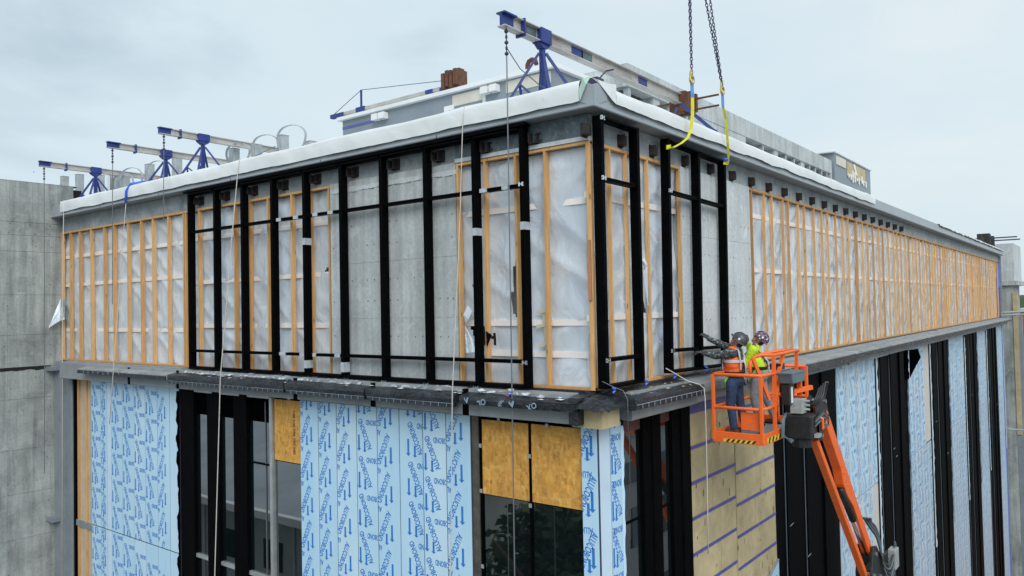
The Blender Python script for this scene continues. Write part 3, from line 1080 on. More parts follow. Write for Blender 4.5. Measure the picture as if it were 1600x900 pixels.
def ledge_seg(F, u0, u1, top_mat, front_mat, dout, ztop, zbot, seed, parent, rows=True):
    q = MB()
    n = max(4, int((u1 - u0) / 0.12))
    prof = [(-0.02, -0.01), (0.06, -0.045), (0.22, -0.06), (dout * .7, ztop + .028), (dout - .012, ztop + .010), (dout, ztop - .004), (dout + .004, (ztop + zbot) / 2), (dout - .005, zbot), (dout - .09, zbot - .005)]
    k = len(prof)
    for i in range(n + 1):
        u = u0 + (u1 - u0) * i / n
        for j, (d, z) in enumerate(prof):
            w = 0.012 * mnoise.noise((u * 2.2, j * .9, seed)) + 0.007 * mnoise.noise((u * 7, j * 1.7, seed + 4))
            q.v.append(F(u, z + w * (1.2 if 1 < j < 7 else .4), d + (w if j > 3 else 0)))
    for i in range(n):
        for j in range(k - 1):
            q.f.append((i * k + j, i * k + j + 1, (i + 1) * k + j + 1, (i + 1) * k + j))
    e0 = tuple(range(k))
    q.f.append(e0)
    q.f.append(tuple(n * k + i for i in e0)[::-1])
    o = q.build('ledge_section', top_mat, parent, False)
    if front_mat != top_mat:
        f = MB(); fbox(f, F, u0 + .004, u1 - .004, zbot + .004, ztop - .03, dout - .002, dout + .018)
        f.build('front_lip', front_mat, o)
    return o


LEDGE_L = [(-15.42, -13.2, 'ledge_top_grey'), (-13.15, -10.95, 'ledge_top_grey'), (-10.90, -6.62, 'wrap_black'), (-6.58, -4.33, 'wrap_black'), (-4.29, -2.24, 'wrap_black'), (-2.13, 0.0, 'wrap_black')]
segs = []
for i, (a_, b_, m_) in enumerate(LEDGE_L):
    segs.append(ledge_seg(LF, a_, b_, m_, 'wrap_black', 0.55, -0.13, -0.25, 3 + i, B))
    if i in (2, 3, 4):        # stitched pocket strip under the lip
        o = MB(); fbox(o, LF, a_ + .02, b_ - .02, -0.315, -0.256, 0.47, 0.535)
        k = int((b_ - a_) / .17)
        pk = o.build('pocket_strip', 'wrap_black', segs[-1])
        for s_ in range(1, k):
            uu = a_ + s_ * (b_ - a_) / k
            f = MB(); fbox(f, LF, uu - .003, uu + .003, -0.315, -.25, .536, .541); f.build('stitch', 'print_wrap', pk)
        f = MB(); fbox(f, LF, a_ + .02, b_ - .02, -0.262, -.254, .5362, .5385); f.build('stitch_line', 'print_wrap', segs[-1])
# upstand behind ledge
q = MB(); fbox(q, LF, -15.4, -0.05, -0.055, -0.004, -0.05, 0.045); q.build('ledge_upstand', 'wrap_black', B)
q = MB(); fbox(q, LF, -17.15, -10.9, -0.045, 0.0, 0.046, 0.20); q.build('ledge_flashing', 'ledge_grey', B)
# grey beam under the ledge, in lengths with black joints
GAPS = [-17.1, -13.13, -10.86, -6.54, -4.34, -2.19, -0.16]
for i in range(len(GAPS) - 1):
    q = MB(); fbox(q, LF, GAPS[i] + .07, GAPS[i + 1] - .07, -0.452, -0.03, 0.08, 0.34)
    q.build('ledge_beam', 'ledge_grey', B, False, 0.004)
    if i:
        q = MB(); fbox(q, LF, GAPS[i] - .0695, GAPS[i] + .0695, -0.46, -0.05, 0.09, 0.325); q.build('joint_block', 'black_frame', B)
q = MB(); fbox(q, LF, -17.1, -0.2, -0.49, -0.456, 0.0, 0.10); q.build('head_flashing', 'black_frame', B)
q = MB(); fbox(q, LF, -0.155, 0.0, -0.44, -0.06, 0.10, 0.46); q.build('ledge_end', 'wrap_black', B)
# right side ledge
LEDGE_R = [(0.18, 2.52, 'wrap_black', .55), (2.56, 5.0, 'ledge_grey', .42), (5.02, 11.7, 'ledge_top_grey', .62)]
u = 11.74
while u < 49:
    w_ = random.uniform(2.6, 3.4)
    LEDGE_R.append((u, min(u + w_ - .04, 50.4), 'ledge_top_grey', .60))
    u += w_
for i, (a_, b_, m_, d_) in enumerate(LEDGE_R):
    zt, zb = (-.12, -.27) if i != 2 else (-.11, -.33)
    s_ = ledge_seg(RF, a_, b_, m_, 'wrap_black' if i != 1 else 'ledge_grey', d_, zt, zb, 20 + i, B)
    if i == 0:
        k = 13
        for t_ in range(1, k):
            uu = a_ + t_ * (b_ - a_) / k
            f = MB(); fbox(f, RF, uu - .005, uu + .005, -0.255, -.195, d_ + .019, d_ + .023); f.build('stitch', 'print_wrap', s_)
        f = MB(); fbox(f, RF, a_, b_, -0.195, -.186, d_ + .019, d_ + .022); f.build('stitch_line', 'print_wrap', s_)
q = MB(); fbox(q, RF, 0.1, YR - .2, -0.055, -0.004, -0.05, 0.045); q.build('ledge_upstand', 'wrap_black', B)
for a_, b_, d_ in ((0.45, 2.72, .34), (2.75, 7.1, .30), (7.12, 11.9, .36), (11.95, 16.3, .40), (16.35, 20.8, .36), (20.85, 25, .36), (25.05, 33, .36), (33.05, 41, .36), (41.05, 50.3, .36)):
    q = MB(); fbox(q, RF, a_, b_, -0.45, -0.06, 0.06, d_); q.build('ledge_beam', 'ledge_grey', B, False, 0.004)
# corner box of insulation and crumpled wrap
q = MB(); q.box(-0.02, 0.30, -0.31, -0.17, -0.49, -0.22); q.build('corner_insulation', 'wool', B)
q = MB(); q.box(0.14, 0.30, -0.168, 0.16, -0.49, -0.22); q.build('corner_insulation', 'wool', B)
q = MB(); q.box(-0.14, -0.03, -0.40, -0.30, -0.475, -0.1); q.build('corner_post', 'ledge_grey', B)
q = MB()
n = 14
for i in range(n + 1):
    for j in range(n + 1):
        a_, b_ = i / n, j / n
        x = -0.25 + 0.75 * a_
        y = -0.62 + 0.80 * b_
        dd = max(0, max(a_ - .55, .55 - b_ - .1))
        z = -0.06 - 0.34 * dd * (1.0 + .5 * mnoise.noise((a_ * 3, b_ * 3, 0))) + 0.05 * mnoise.noise((a_ * 5, b_ * 5, 2))
        x -= .18 * max(0, a_ - .7)
        y += .18 * max(0, .35 - b_)
        q.v.append((x, y, z))
for i in range(n):
    for j in range(n):
        q.f.append((i * (n + 1) + j, (i + 1) * (n + 1) + j, (i + 1) * (n + 1) + j + 1, i * (n + 1) + j + 1))
o = q.build('crumpled_wrap', 'wrap_black', None, False)
md = o.modifiers.new('thick', 'SOLIDIFY'); md.thickness = 0.006
tag(o, 'crumpled black building wrap drooping over the ledge corner', 'building wrap')
wrapc = o

# ------------------------------------------------------------------ lettering
_TXT = {}


def text2d(s):
    """unit-height lettering as 2-D triangles, centred"""
    if s in _TXT:
        return _TXT[s]
    cu = bpy.data.curves.new('lettering', 'FONT')
    cu.body = s
    cu.size = 1.0
    cu.resolution_u = 2
    cu.align_x = 'CENTER'
    cu.align_y = 'CENTER'
    cu.offset = 0.022
    ob = bpy.data.objects.new('lettering', cu)
    COL.objects.link(ob)
    bpy.context.view_layer.update()
    me = bpy.data.meshes.new_from_object(ob.evaluated_get(bpy.context.evaluated_depsgraph_get()))
    r = ([(v.co.x, v.co.y) for v in me.vertices], [tuple(p.vertices) for p in me.polygons])
    bpy.data.objects.remove(ob)
    bpy.data.curves.remove(cu)
    bpy.data.meshes.remove(me)
    _TXT[s] = r
    return r


ARROW = ([(-.06, .5), (-.06, -.32), (-.15, -.32), (0, -.5), (.15, -.32), (.06, -.32), (.06, .5)], [(0, 1, 5, 6), (2, 3, 4)])


class Print2D:
    def __init__(s):
        s.v, s.f = [], []

    def put(s, shape, u, v, size, ang, aspect=1.0):
        ca, sa = math.cos(ang), math.sin(ang)
        o = len(s.v)
        for x, y in shape[0]:
            x, y = x * size * aspect, y * size
            s.v.append((u + x * ca - y * sa, v + x * sa + y * ca))
        s.f += [tuple(i + o for i in f) for f in shape[1]]

    def build(s, name, mat, parent, F, d, rect):
        bm = bmesh.new()
        vs = [bm.verts.new((a, b, 0)) for a, b in s.v]
        for f in s.f:
            try:
                bm.faces.new([vs[i] for i in f])
            except ValueError:
                pass
        u0, u1, v0, v1 = rect
        for co, no in (((u0, 0, 0), (-1, 0, 0)), ((u1, 0, 0), (1, 0, 0)), ((0, v0, 0), (0, -1, 0)), ((0, v1, 0), (0, 1, 0))):
            bmesh.ops.bisect_plane(bm, geom=bm.verts[:] + bm.edges[:] + bm.faces[:], plane_co=co, plane_no=no, clear_outer=True, dist=1e-6)
        for v in bm.verts:
            v.co = Vector(F(v.co.x, v.co.y, d))
        m = bpy.data.meshes.new(name)
        bm.to_mesh(m)
        bm.free()
        o = put(name, m, mat, parent)
        o['kind'] = 'stuff'
        return o


def panel(F, u0, u1, v0, v1, mat='film_blue', style=None, phase=0.0, d=PL, pmat='print_blue', period=0.68, sh=0.0):
    q = MB()
    fbox(q, F, u0 + .009, u1 - .009, v0 + .005, v1 - .005, d - .035, d)
    o = q.build('cladding_panel', mat, B, False, 0.003)
    q = MB(); fbox(q, F, u1 - .0085, u1 + .0085, v0 + .006, v1 - .006, d - .03, d - .006)
    q.build('joint_strip', 'seam_dark', o)
    if style:
        w = u1 - u0
        us_, u0 = u0, u0 + sh * w
        P2 = Print2D()
        n = int((v1 - v0) / period) + 3
        T = text2d('ALUCOBOND')
        for k in range(n):
            z = v1 - (k + phase) * period + period * .5
            if style == 'P':
                P2.put(T, u0 + .42 * w, z + .03, 0.165, rad(117), 0.58)
                P2.put(T, u0 + 0.95 * w, z + .25, 0.135, rad(180), .62)
                P2.put(ARROW, u0 + .12 * w, z - .14, 0.30, 0, 1.25)
                P2.put(ARROW, u0 + .40 * w, z - .20, 0.20, 0, 1.8)
            else:
                P2.put(T, u0 + .27 * w, z + .02, 0.165, rad(243), 0.58)
                P2.put(T, u0 - .30 * w, z + .31, 0.135, rad(180), .62)
                P2.put(ARROW, u0 + .62 * w, z - .08, 0.30, 0, 1.25)
                P2.put(ARROW, u0 + .38 * w, z - .20, 0.20, 0, 1.8)
        P2.build('lettering', pmat, o, F, d + .0022, (us_ + .01, u1 - .01, v0 + .01, v1 - .01))
    return o


def ragged(F, u, v0, v1, mat, seed, side=1, d=PL + .004, amp=.05):
    """torn film edge standing off a panel border"""
    q = MB()
    rr = random.Random(seed)
    v = v0
    prev = None
    while v < v1:
        a_ = abs(mnoise.noise((v * 2.1, seed, 0))) * amp * 1.6 + rr.random() * amp * .5
        p = (u + side * a_, v)
        if prev:
            q.add([F(u - side * .03, prev[1], d), F(u - side * .03, v, d), F(p[0], v, d + .015), F(prev[0], prev[1], d + .015)], [(0, 1, 2, 3)])
        prev = p
        v += rr.uniform(.05, .13)
    q.build('torn_film_edge', mat, B)


ZT, ZJ, ZB = -0.495, -4.32, GZ + .1
G1 = [-15.82, -15.27, -14.92, -14.69, -14.09, -13.48, -12.92, -12.33, -11.76, -11.33]
S1 = ['P', 'Q', None, 'P', 'P', 'P', 'P', 'Q', None]
for i in range(len(G1) - 1):
    mt = 'film_plain' if S1[i] is None and i == 2 else ('film_blue', 'film_blue', 'film_pale')[i % 3]
    panel(LF, G1[i], G1[i + 1], ZJ, ZT, mt, S1[i], phase=.1 + .17 * i)
    panel(LF, G1[i], G1[i + 1], ZB, ZJ - .02, mt, S1[i], phase=.4 + .2 * i)
ragged(LF, -11.33, -8.5, -.52, 'black_wall', 3, -1, PL + .004, .10)
G2 = [-6.79, -6.23, -5.69, -5.12, -4.57, -4.0, -3.43, -2.89, -2.35]
S2 = ['Q', 'Q', 'Q', 'P', 'Q', 'P', 'P', 'Q']
for i in range(len(G2) - 1):
    panel(LF, G2[i], G2[i + 1], ZB, ZT - .01, ('film_blue', 'film_blue', 'film_pale', 'film_blue')[i % 4], S2[i], phase=(.35, .45, .7, .3, .62, .25, .55, .8)[i], sh=.27 if i == 5 else 0)
q = MB(); fbox(q, LF, -2.345, -2.20, ZB, ZT, -0.05, 0.03); q.build('jamb_trim', 'bronze_strip', B)
panel(LF, -0.235, PL, ZB, ZT - .015, 'film_blue', 'Q', phase=.75, period=.80)
# corner and first strips of the right facade
panel(RF, -0.045, 0.30, ZB, ZT, 'film_plain', None, d=PL + .001)
panel(RF, 0.30, 0.63, ZB, ZT, 'film_blue', 'P', phase=.2)
ragged(RF, 0.63, -8, -.5, 'film_pale', 5, 1, PL + .004, .05)

# lower left end: steel posts, timber opening
sp = MB(); fbox(sp, LF, -17.78, -17.34, ZB, -0.02, -0.05, 0.20); fbox(sp, LF, -17.34, -16.98, ZB, -0.06, -0.05, 0.06)
sp.build('steel_post', 'grey_steel', B, False, 0.01)
q = MB(); fbox(q, LF, -16.975, -16.86, ZB, -.46, -0.05, 0.02); q.build('jamb_shadow_trim', 'black_frame', B)
for z in (-.22, -4.40):
    q = MB(); q.box(-17.79, -17.38, -.42, -.201, z - .05, z + .06); q.build('steel_bracket', 'grey_steel', B)
for u in (-16.72, -16.28, -15.9):
    q = MB(); fbox(q, LF, u - .06, u + .06, ZB, -.50, -0.05, 0.0); q.build('opening_stud', 'stud_wood', B)
for a_, b_ in ((-16.84, -16.36), (-16.2, -15.97)):
    q = MB(); fbox(q, LF, a_, b_, ZB, -.5, -0.055, -0.035); q.build('paper_sheet', 'paper_tan', B)
q = MB(); fbox(q, LF, -16.85, -15.84, -4.52, -4.36, -0.04, 0.015); q.build('opening_rail', 'grey_steel', B)

# window with black fins, left facade
q = MB(); fbox(q, LF, -11.30, -6.80, ZB, ZT, -0.055, -0.04); wn = q.build('window', 'black_wall', B)
for a_, b_ in ((-10.66, -10.18), (-9.65, -9.14), (-8.59, -7.83)):
    f = MB(); fbox(f, LF, a_, b_, ZB, -1.05, -0.039, -0.02); f.build('pane', 'window_glass', wn)
f = MB(); fbox(f, LF, -7.68, -6.83, ZB, -1.80, -0.039, -0.015); f.build('pane', 'window_glass', wn)
for a_, b_ in ((-11.29, -10.67), (-10.17, -9.66), (-9.13, -8.60)):
    f = MB(); fbox(f, LF, a_, (a_ + b_) / 2 - .01, ZB, ZT - .012, -0.03, 0.035); f.build('fin', 'black_frame', B, False, 0.004)
    f = MB(); fbox(f, LF, (a_ + b_) / 2, b_, ZB, ZT - .01, -0.03, 0.065); f.build('fin', 'black_frame', B, False, 0.004)
f = MB(); fbox(f, LF, -7.81, -7.72, ZB, ZT - .02, -0.04, 0.05); f.build('window_post', 'galvanised', B)
f = MB(); fbox(f, LF, -10.9, -7.82, ZT - .05, ZT + .0, 0.0, 0.05); f.build('window_head', 'galvanised', B)
f = MB(); fbox(f, LF, -10.84, -7.83, -4.27, -4.19, -0.018, 0.03); f.build('window_transom', 'galvanised', B)
f = MB(); fbox(f, LF, -8.55, -7.83, -1.93, -1.90, -0.018, 0.01); f.build('window_transom', 'black_frame', B)
f = MB(); fbox(f, LF, -8.03, -8.015, -4.2, -.62, -0.018, 0.0); f.build('window_wire', 'cable', B)
f = MB(); fbox(f, LF, -7.70, -6.80, -1.78, ZT - .05, -0.03, 0.0); ob1 = f.build('plywood_board', 'osb', B, False, .004)
P2 = Print2D()
for k in range(5):
    P2.put(text2d('HIII'), -7.05, -.82 - .18 * k, .10, rad(-90))
P2.build('stencil', 'bracket_rust', ob1, LF, .002, (-7.7, -6.8, -1.75, -.6))
# window boarded with OSB near the corner
q = MB(); fbox(q, LF, -2.19, -0.245, ZB, ZT, -0.055, -0.03); wn = q.build('window', 'black_wall', B)
for a_, b_ in ((-2.13, -1.215), (-1.165, -.25)):
    f = MB(); fbox(f, LF, a_, b_, ZB, -1.76, -0.0295, -0.018); f.build('pane', 'window_glass', wn)
for a_, b_ in ((-2.15, -1.215), (-1.165, -.245)):
    f = MB(); fbox(f, LF, a_, b_, -1.745, -.56, -0.029, 0.0); f.build('plywood_board', 'osb', B, False, .004)
f = MB(); fbox(f, LF, -1.207, -1.173, ZB, ZT - .005, -0.029, 0.012); f.build('window_post', 'black_frame', B)
f = MB(); fbox(f, LF, -2.192, -2.155, ZB, ZT - .005, -0.029, 0.015); f.build('window_post', 'black_frame', B)
for u, z in ((-1.78, -.52), (-.85, -.56), (-1.19, -1.05), (-1.19, -1.80), (-2.17, -.98), (-2.17, -1.7), (-2.17, -2.9)):
    f = MB(); fbox(f, LF, u - .026, u + .026, z - .03, z + .03, 0.016, 0.028); f.build('fixing_tab', 'galvanised', B)
q = MB(); fbox(q, LF, -6.9, -6.75, -.53, -.43, .1, .12)
f = MB(); fbox(f, LF, -7.18, -7.12, -.53, -.47, .02, .05); f.build('fixing_tab', 'galvanised', B)

# right facade: window with deep black fins, near the corner
q = MB(); fbox(q, RF, 0.66, 2.98, ZB, ZT, -0.055, -0.04); wn = q.build('window', 'black_wall', B)
for a_, b_ in ((0.76, 1.29), (1.89, 2.30)):
    f = MB(); fbox(f, RF, a_, b_, ZB, -.60, -0.039, -0.02); f.build('pane', 'window_glass', wn)
for a_, b_, d_ in ((0.66, 0.75, .01), (1.30, 1.58, .045), (1.59, 1.88, .06), (2.31, 2.62, .045), (2.63, 2.97, .065)):
    f = MB(); fbox(f, RF, a_, b_, ZB, ZT + .03, -0.03, d_); f.build('fin', 'black_frame', B, False, .004)
f = MB(); fbox(f, RF, 0.78, 2.96, ZT - .22, ZT - .03, -0.019, 0.0); f.build('window_head', 'maroon', B)
f = MB(); fbox(f, RF, 0.66, 2.8, ZT - .005, ZT + .03, 0.02, 0.2); f.build('window_head', 'galvanised', B)
for z in (-2.1, -3.3):
    f = MB(); fbox(f, RF, 0.78, 2.4, z, z + .03, -0.019, 0.0); f.build('window_transom', 'black_frame', B)

# mineral wool boards with purple tape
q = MB(); fbox(q, RF, 2.985, 7.12, ZB, -.47, -0.055, -0.02); q.build('board_backing', 'wool_edge', B)
rw = random.Random(4)
z = -.66
zs = [-.47, -.66] + [-.66 - .615 * k for k in range(1, 13)]
for ci, (a_, b_, dz) in enumerate(((2.99, 4.94, 0.0), (4.99, 7.11, -.18))):
    for k in range(len(zs) - 1):
        z1_, z0_ = zs[k] + dz * (k > 0), zs[k + 1] + dz
        if z0_ < ZB:
            break
        um = a_ + (b_ - a_) * rw.choice((.45, .62, .78))
        for c0, c1 in ((a_, um), (um, b_)):
            f = MB(); fbox(f, RF, c0 + .004, c1 - .004, z0_ + .004, z1_ - .004, -0.02, 0.045 + rw.uniform(-.004, .006))
            f.build('insulation_board', 'wool', B, False, .006)
        if k:
            f = MB(); fbox(f, RF, a_ + .01, b_ - .01, z1_ - .03, z1_ + .03, 0.052, 0.056)
            f.build('tape_strip', 'tape_purple', B)
f = MB(); fbox(f, RF, 2.98, 5.4, -.66, -.53, 0.054, 0.062); f.build('tape_strip', 'tape_purple', B)
f = MB()
for k in range(60):
    u_, z_ = rw.uniform(3.0, 7.0), rw.uniform(-5, -.7)
    h_ = rw.uniform(.02, .16)
    fbox(f, RF, u_, u_ + rw.uniform(.006, .02), z_, z_ + h_, .0525, .0535)
f.build('board_nick', 'dark_gap', B)['kind'] = 'stuff'
# panel propped at the foot of the wool boards
f = MB(); f.prism([(5.4, -4.9), (7.1, -4.3), (7.1, -5.6), (5.4, -6.0)], 0.07, 0.09, RF)
o = f.build('cladding_panel', 'film_blue', B)
P2 = Print2D()
for k in range(3):
    P2.put(text2d('ALUCOBOND'), 6.3 + .4 * k, -5.0, .16, rad(60))
P2.build('lettering', 'print_blue', o, RF, .0925, (5.5, 7.05, -5.5, -4.5))
f = MB(); f.bar(RF(5.38, -4.88, .08), RF(7.1, -4.27, .08), .03, .04, (1, 0, 0)); f.build('panel_edge_trim', 'galvanised', B)

# black ribbed areas and clad strips down the long facade
YS = [7.14, 11.97, 16.08, 20.87, 24.77, 29.5, 33.68, 38.49, 41.82, 46.87, 49.9]
rf = random.Random(9)
for i in range(len(YS) - 1):
    a_, b_ = YS[i], YS[i + 1]
    if i % 2 == 0:
        f = MB(); fbox(f, RF, a_, b_, ZB, -.46, -0.055, -0.02); bw = f.build('recessed_wall', 'black_wall', B)
        n = max(4, int((b_ - a_) / .62))
        for k in range(n):
            c0, c1 = a_ + (b_ - a_) * k / n, a_ + (b_ - a_) * (k + 1) / n
            f = MB(); fbox(f, RF, c0 + .012, c1 - .012, ZB, -.47, -0.019, 0.015 + (.05 if k % 2 else 0)); f.build('ribbed_panel', 'black_frame', bw, False, .004)
        for k in range(2):
            u_ = rf.uniform(a_ + .3, b_ - .9)
            z_ = rf.uniform(-5.5, -3.5)
            f = MB(); f.bar(RF(u_, z_, .07), RF(u_ + .22, z_ + .02, .07), .014, .012); f.build('loose_clip', 'ledge_grey', bw)
        for k in range(2):
            u_ = a_ + (b_ - a_) * (k * 2 + 1) / n
            f = MB(); fbox(f, RF, u_ - .006, u_ + .006, ZB, -.5, .0, .03); f.build('joint_line', 'tray_grey', bw)
    else:
        n = max(2, int(round((b_ - a_) / .59)))
        beige = i in (3, 5)
        for k in range(n):
            c0, c1 = a_ + (b_ - a_) * k / n, a_ + (b_ - a_) * (k + 1) / n
            st_ = ('P', 'Q')[k % 2]
            if beige and k >= n - 2 and i == 3:
                panel(RF, c0, c1, ZJ + .05, -.47, 'board_beige', None)
                panel(RF, c0, c1, ZB, ZJ, 'film_worn', st_, phase=rf.random(), pmat='print_pale')
            else:
                panel(RF, c0, c1, ZJ, -.47, ('film_pale', 'film_worn')[k % 2], st_, phase=rf.random(), pmat='print_pale')
                panel(RF, c0, c1, ZB, ZJ - .02, 'board_beige' if (k == n - 1 and i == 1) else 'film_worn', st_ if not (k == n - 1 and i == 1) else None, phase=rf.random(), pmat='print_pale')
        if i > 1:
            ragged(RF, a_, -8.5, -.5, 'film_worn', i, -1, PL + .05, .22)
        ragged(RF, b_, -8.5, -.5, 'film_worn', i + 20, 1, PL + .05, .16)
# torn black membrane corner at the second strip
f = MB(); f.add([RF(20.4, -.55, .07), RF(22.6, -.60, .09), RF(23.1, -.95, .08), RF(22.0, -1.2, .11), RF(20.9, -1.6, .08), RF(20.3, -1.5, .07)], [(0, 1, 2, 3, 4, 5)]); f.build('torn_membrane', 'black_wall', B)
# blue edge strip at the far end
basic('edge_blue', (0.14, 0.20, 0.72), 0.5, 0, 0.1, 3)
f = MB(); fbox(f, RF, 49.4, 50.3, 1.9, 3.5, -.1, -.02); f.build('edge_sheathing', 'edge_blue', B)
f = MB(); fbox(f, RF, 49.4, 49.9, 0.0, 1.88, -.1, -.02); f.build('edge_sheathing', 'edge_blue', B)
f = MB(); fbox(f, RF, 49.92, 50.4, 0.0, 1.95, -.1, -.02); f.build('edge_sheathing', 'maroon', B)
f = MB(); fbox(f, RF, 50.0, 50.3, ZB, -.46, -.05, .06); f.build('edge_sheathing', 'edge_blue', B)
f = MB(); fbox(f, RF, 50.32, 50.58, ZB, 4.0, -.3, .10); f.build('end_column', 'grey_steel', B)

# wrap logos on the ledge front
HEART = ([(-.5, .25), (-.25, .5), (0, .28), (.25, .5), (.5, .25), (0, -.5), (-.2, .2), (-.05, .02), (.12, .18), (.3, .28)], [(0, 1, 6, 5), (6, 7, 5), (7, 2, 8), (7, 8, 5), (8, 3, 4, 5)])
for u, z, s_, a_, kind_ in ((-1.96, -.185, .10, .2, 'h'), (-1.66, -.20, .12, rad(200), 'OL'), (-1.28, -.185, .09, rad(225), 'oab'), (-1.08, -.19, .115, .25, 'h'), (-.72, -.20, .11, rad(200), 'OX')):
    P2 = Print2D()
    if kind_ == 'h':
        P2.put(HEART, u, z, s_, a_)
    else:
        P2.put(text2d(kind_), u, z, s_ * 1.1, a_)
    P2.build('printed_mark', 'print_wrap', segs[5], LF, .5735, (-2.12, -.02, -.245, -.14))
for i, (a_, b_) in enumerate(((-15.3, -13.3),)):
    P2 = Print2D()
    for k in range(7):
        P2.put(text2d(('V', 'Y', '0')[k % 3]), a_ + .25 + .27 * k, -.195, .11, rad((-30, 200, 40)[k % 3]))
    P2.build('printed_mark', 'print_wrap', segs[i], LF, .5735, (a_, b_, -.245, -.14))
# white bow-tie creases standing on the wrap (loose tape ends) and litter
rl = random.Random(21)


def litter(name, mat, label, cat, F, u, d, z, s_, seed, group=None, flat=.35):
    rr = random.Random(seed)
    q = MB()
    n = 7
    pts = [(F(u + s_ * math.cos(2 * math.pi * i / n) * rr.uniform(.5, 1.2), z + rr.uniform(.002, .5) * s_ * flat, d + .6 * s_ * math.sin(2 * math.pi * i / n) * rr.uniform(.5, 1.1))) for i in range(n)]
    q.add(pts + [F(u, z + s_ * flat * .8, d)], [(i, (i + 1) % n, n) for i in range(n)])
    return tag(q.build(name, mat), label, cat, group)


def ledge_z(d):
    return -0.052 - 0.075 * max(0, min(1, (d - .2) / .3)) + .008


for k in range(34):
    u_ = rl.uniform(-10.6, -.3)
    d_ = rl.uniform(.22, .50)
    litter('plastic_scrap', 'trash_white', 'small clear plastic scrap lying on the black wrapped ledge', 'litter', LF, u_, d_, ledge_z(d_), rl.uniform(.03, .09), k, 'plastic scraps on the black ledge', .25)
for u_, d_ in ((-8.9, .28), (-7.25, .34), (-6.7, .35)):
    litter('blue_scrap', 'tape_blue', 'crumpled blue tape scrap on the black wrapped ledge', 'litter', LF, u_, d_, ledge_z(d_), .08, int(-u_ * 10), 'blue tape scraps on the black ledge')
litter('white_rag', 'trash_white', 'crumpled white rag on the ledge under the last mullions', 'rag', LF, -1.85, .33, ledge_z(.33), .10, 5, None, .7)
litter('pink_scrap', 'red_plastic', 'pink scrap on the ledge beside the blue and white cup', 'litter', LF, -1.28, .42, ledge_z(.42), .05, 6)
for k, (ua, ub, dm, w_) in enumerate(((-10.5, -8.6, .32, .20), (-8.4, -6.8, .30, .24), (-6.4, -4.6, .32, .22), (-4.1, -3.0, .34, .16), (-2.9, -2.35, .30, .14), (-2.0, -.9, .34, .12))):
    q = MB()
    nu_, nv_ = int((ub - ua) / .05), 6
    for i in range(nu_ + 1):
        for j in range(nv_ + 1):
            uu = ua + (ub - ua) * i / nu_
            dd = dm + w_ * (j / nv_ - .5) * (.6 + .8 * abs(mnoise.noise((uu * 1.7, k, 0)))) + .04 * mnoise.noise((uu * 2.5, 3, k))
            dd = min(dd, .515)
            q.v.append(LF(uu, ledge_z(dd) + .012 + .022 * (1 + mnoise.noise((uu * 9, dd * 18, k))) * (1 if 0 < j < nv_ else .3), dd))
    for i in range(nu_):
        for j in range(nv_):
            if mnoise.noise((i * .21, j * .5, k * 3.1)) > -.22:
                q.f.append((i * (nv_ + 1) + j, (i + 1) * (nv_ + 1) + j, (i + 1) * (nv_ + 1) + j + 1, i * (nv_ + 1) + j + 1))
    tag(q.build('protective_film', 'clear_film', None, True), 'crumpled clear protective film lying along the black wrapped ledge', 'plastic film', 'crumpled films on the black ledge')
cup = thing('paper_cup', 'small white and blue cup standing on the ledge near the corner', 'cup', (-1.28, -.33, ledge_z(.33) - .01))
q = MB(); q.tube([(0, 0, 0), (0, 0, .055)], [.036, .042], 12); q.build('cup_body', 'tape_blue', cup)
q = MB(); q.tube([(0, 0, .0551), (0, 0, .085)], [.043, .05], 12); q.build('cup_rim', 'white_plastic', cup)
for k in range(16):
    u_ = rl.uniform(.4, 2.3)
    d_ = rl.uniform(.2, .48)
    litter('debris_scrap', ('debris_tan', 'trash_white', 'debris_tan', 'wool')[k % 4], 'tan construction debris scrap on the dark ledge below the two mullion frame', 'litter', RF, u_, d_, ledge_z(d_), rl.uniform(.03, .07), 60 + k, 'debris scraps on the workers side ledge', .3)
for k in range(9):
    u_ = -10.2 + k * 1.02 + rl.uniform(-.2, .2)
    q = MB()
    for s_ in (-1, 1):
        q.bar(LF(u_, -.045, .2), LF(u_ + s_ * .07, .035, .14), .006, .012, (0, 1, 0))
        q.bar(LF(u_ + s_ * .07, .035, .14), LF(u_ + s_ * .03, -.05, .24), .006, .012, (0, 1, 0))
    tag(q.build('wire_tie', 'print_wrap'), 'thin pale wire tie sticking up from the wrapped ledge', 'wire tie', 'wire ties along the wrapped ledge')

# ------------------------------------------------------------------ concrete tower at the left
TW = thing('concrete_tower', 'tall grey concrete stair tower beside the timber bay', 'concrete tower', (-20, -2, GZ))
TW.location = (0, 0, 0)
box('core_wall', 'dark_gap', TW, -24.0, -17.86, -4.0, 0.6, GZ, 4.90)
TR = [GZ, -7.2, -6.0, -4.8, -3.58, -2.38, -1.0, -0.13, 0.75, 1.85, 3.05, 3.50, 3.86, 4.985]
TC = [-4.0, -3.3, -2.6, -1.98, -1.36, -.72, -.30, 0.35]
rt = random.Random(2)
for j in range(len(TR) - 1):
    cc = TC if TR[j] not in (3.50,) else [-4.0, 0.35]
    for i in range(len(cc) - 1):
        q = MB()
        q.box(-17.9, -17.79 + rt.uniform(-.004, .004), cc[i] + .0015, cc[i + 1] - .0015, TR[j] + .003, TR[j + 1] - .003)
        q.build('cast_panel', 'concrete_dark', TW, False, .002)
box('tower_cap', 'concrete', TW, -24.0, -17.795, -4.0, 0.5, 4.99, 5.0)
q = MB()
for i in TC:
    for j in TR:
        for dz in (-.3, .3):
            if rt.random() < .6:
                q.disc((-17.785, i + rt.uniform(-.08, .08), j + dz), (1, 0, 0), .014, .012, 6)
q.build('tie_hole', 'tie_hole', TW)['kind'] = 'stuff'
q = MB()
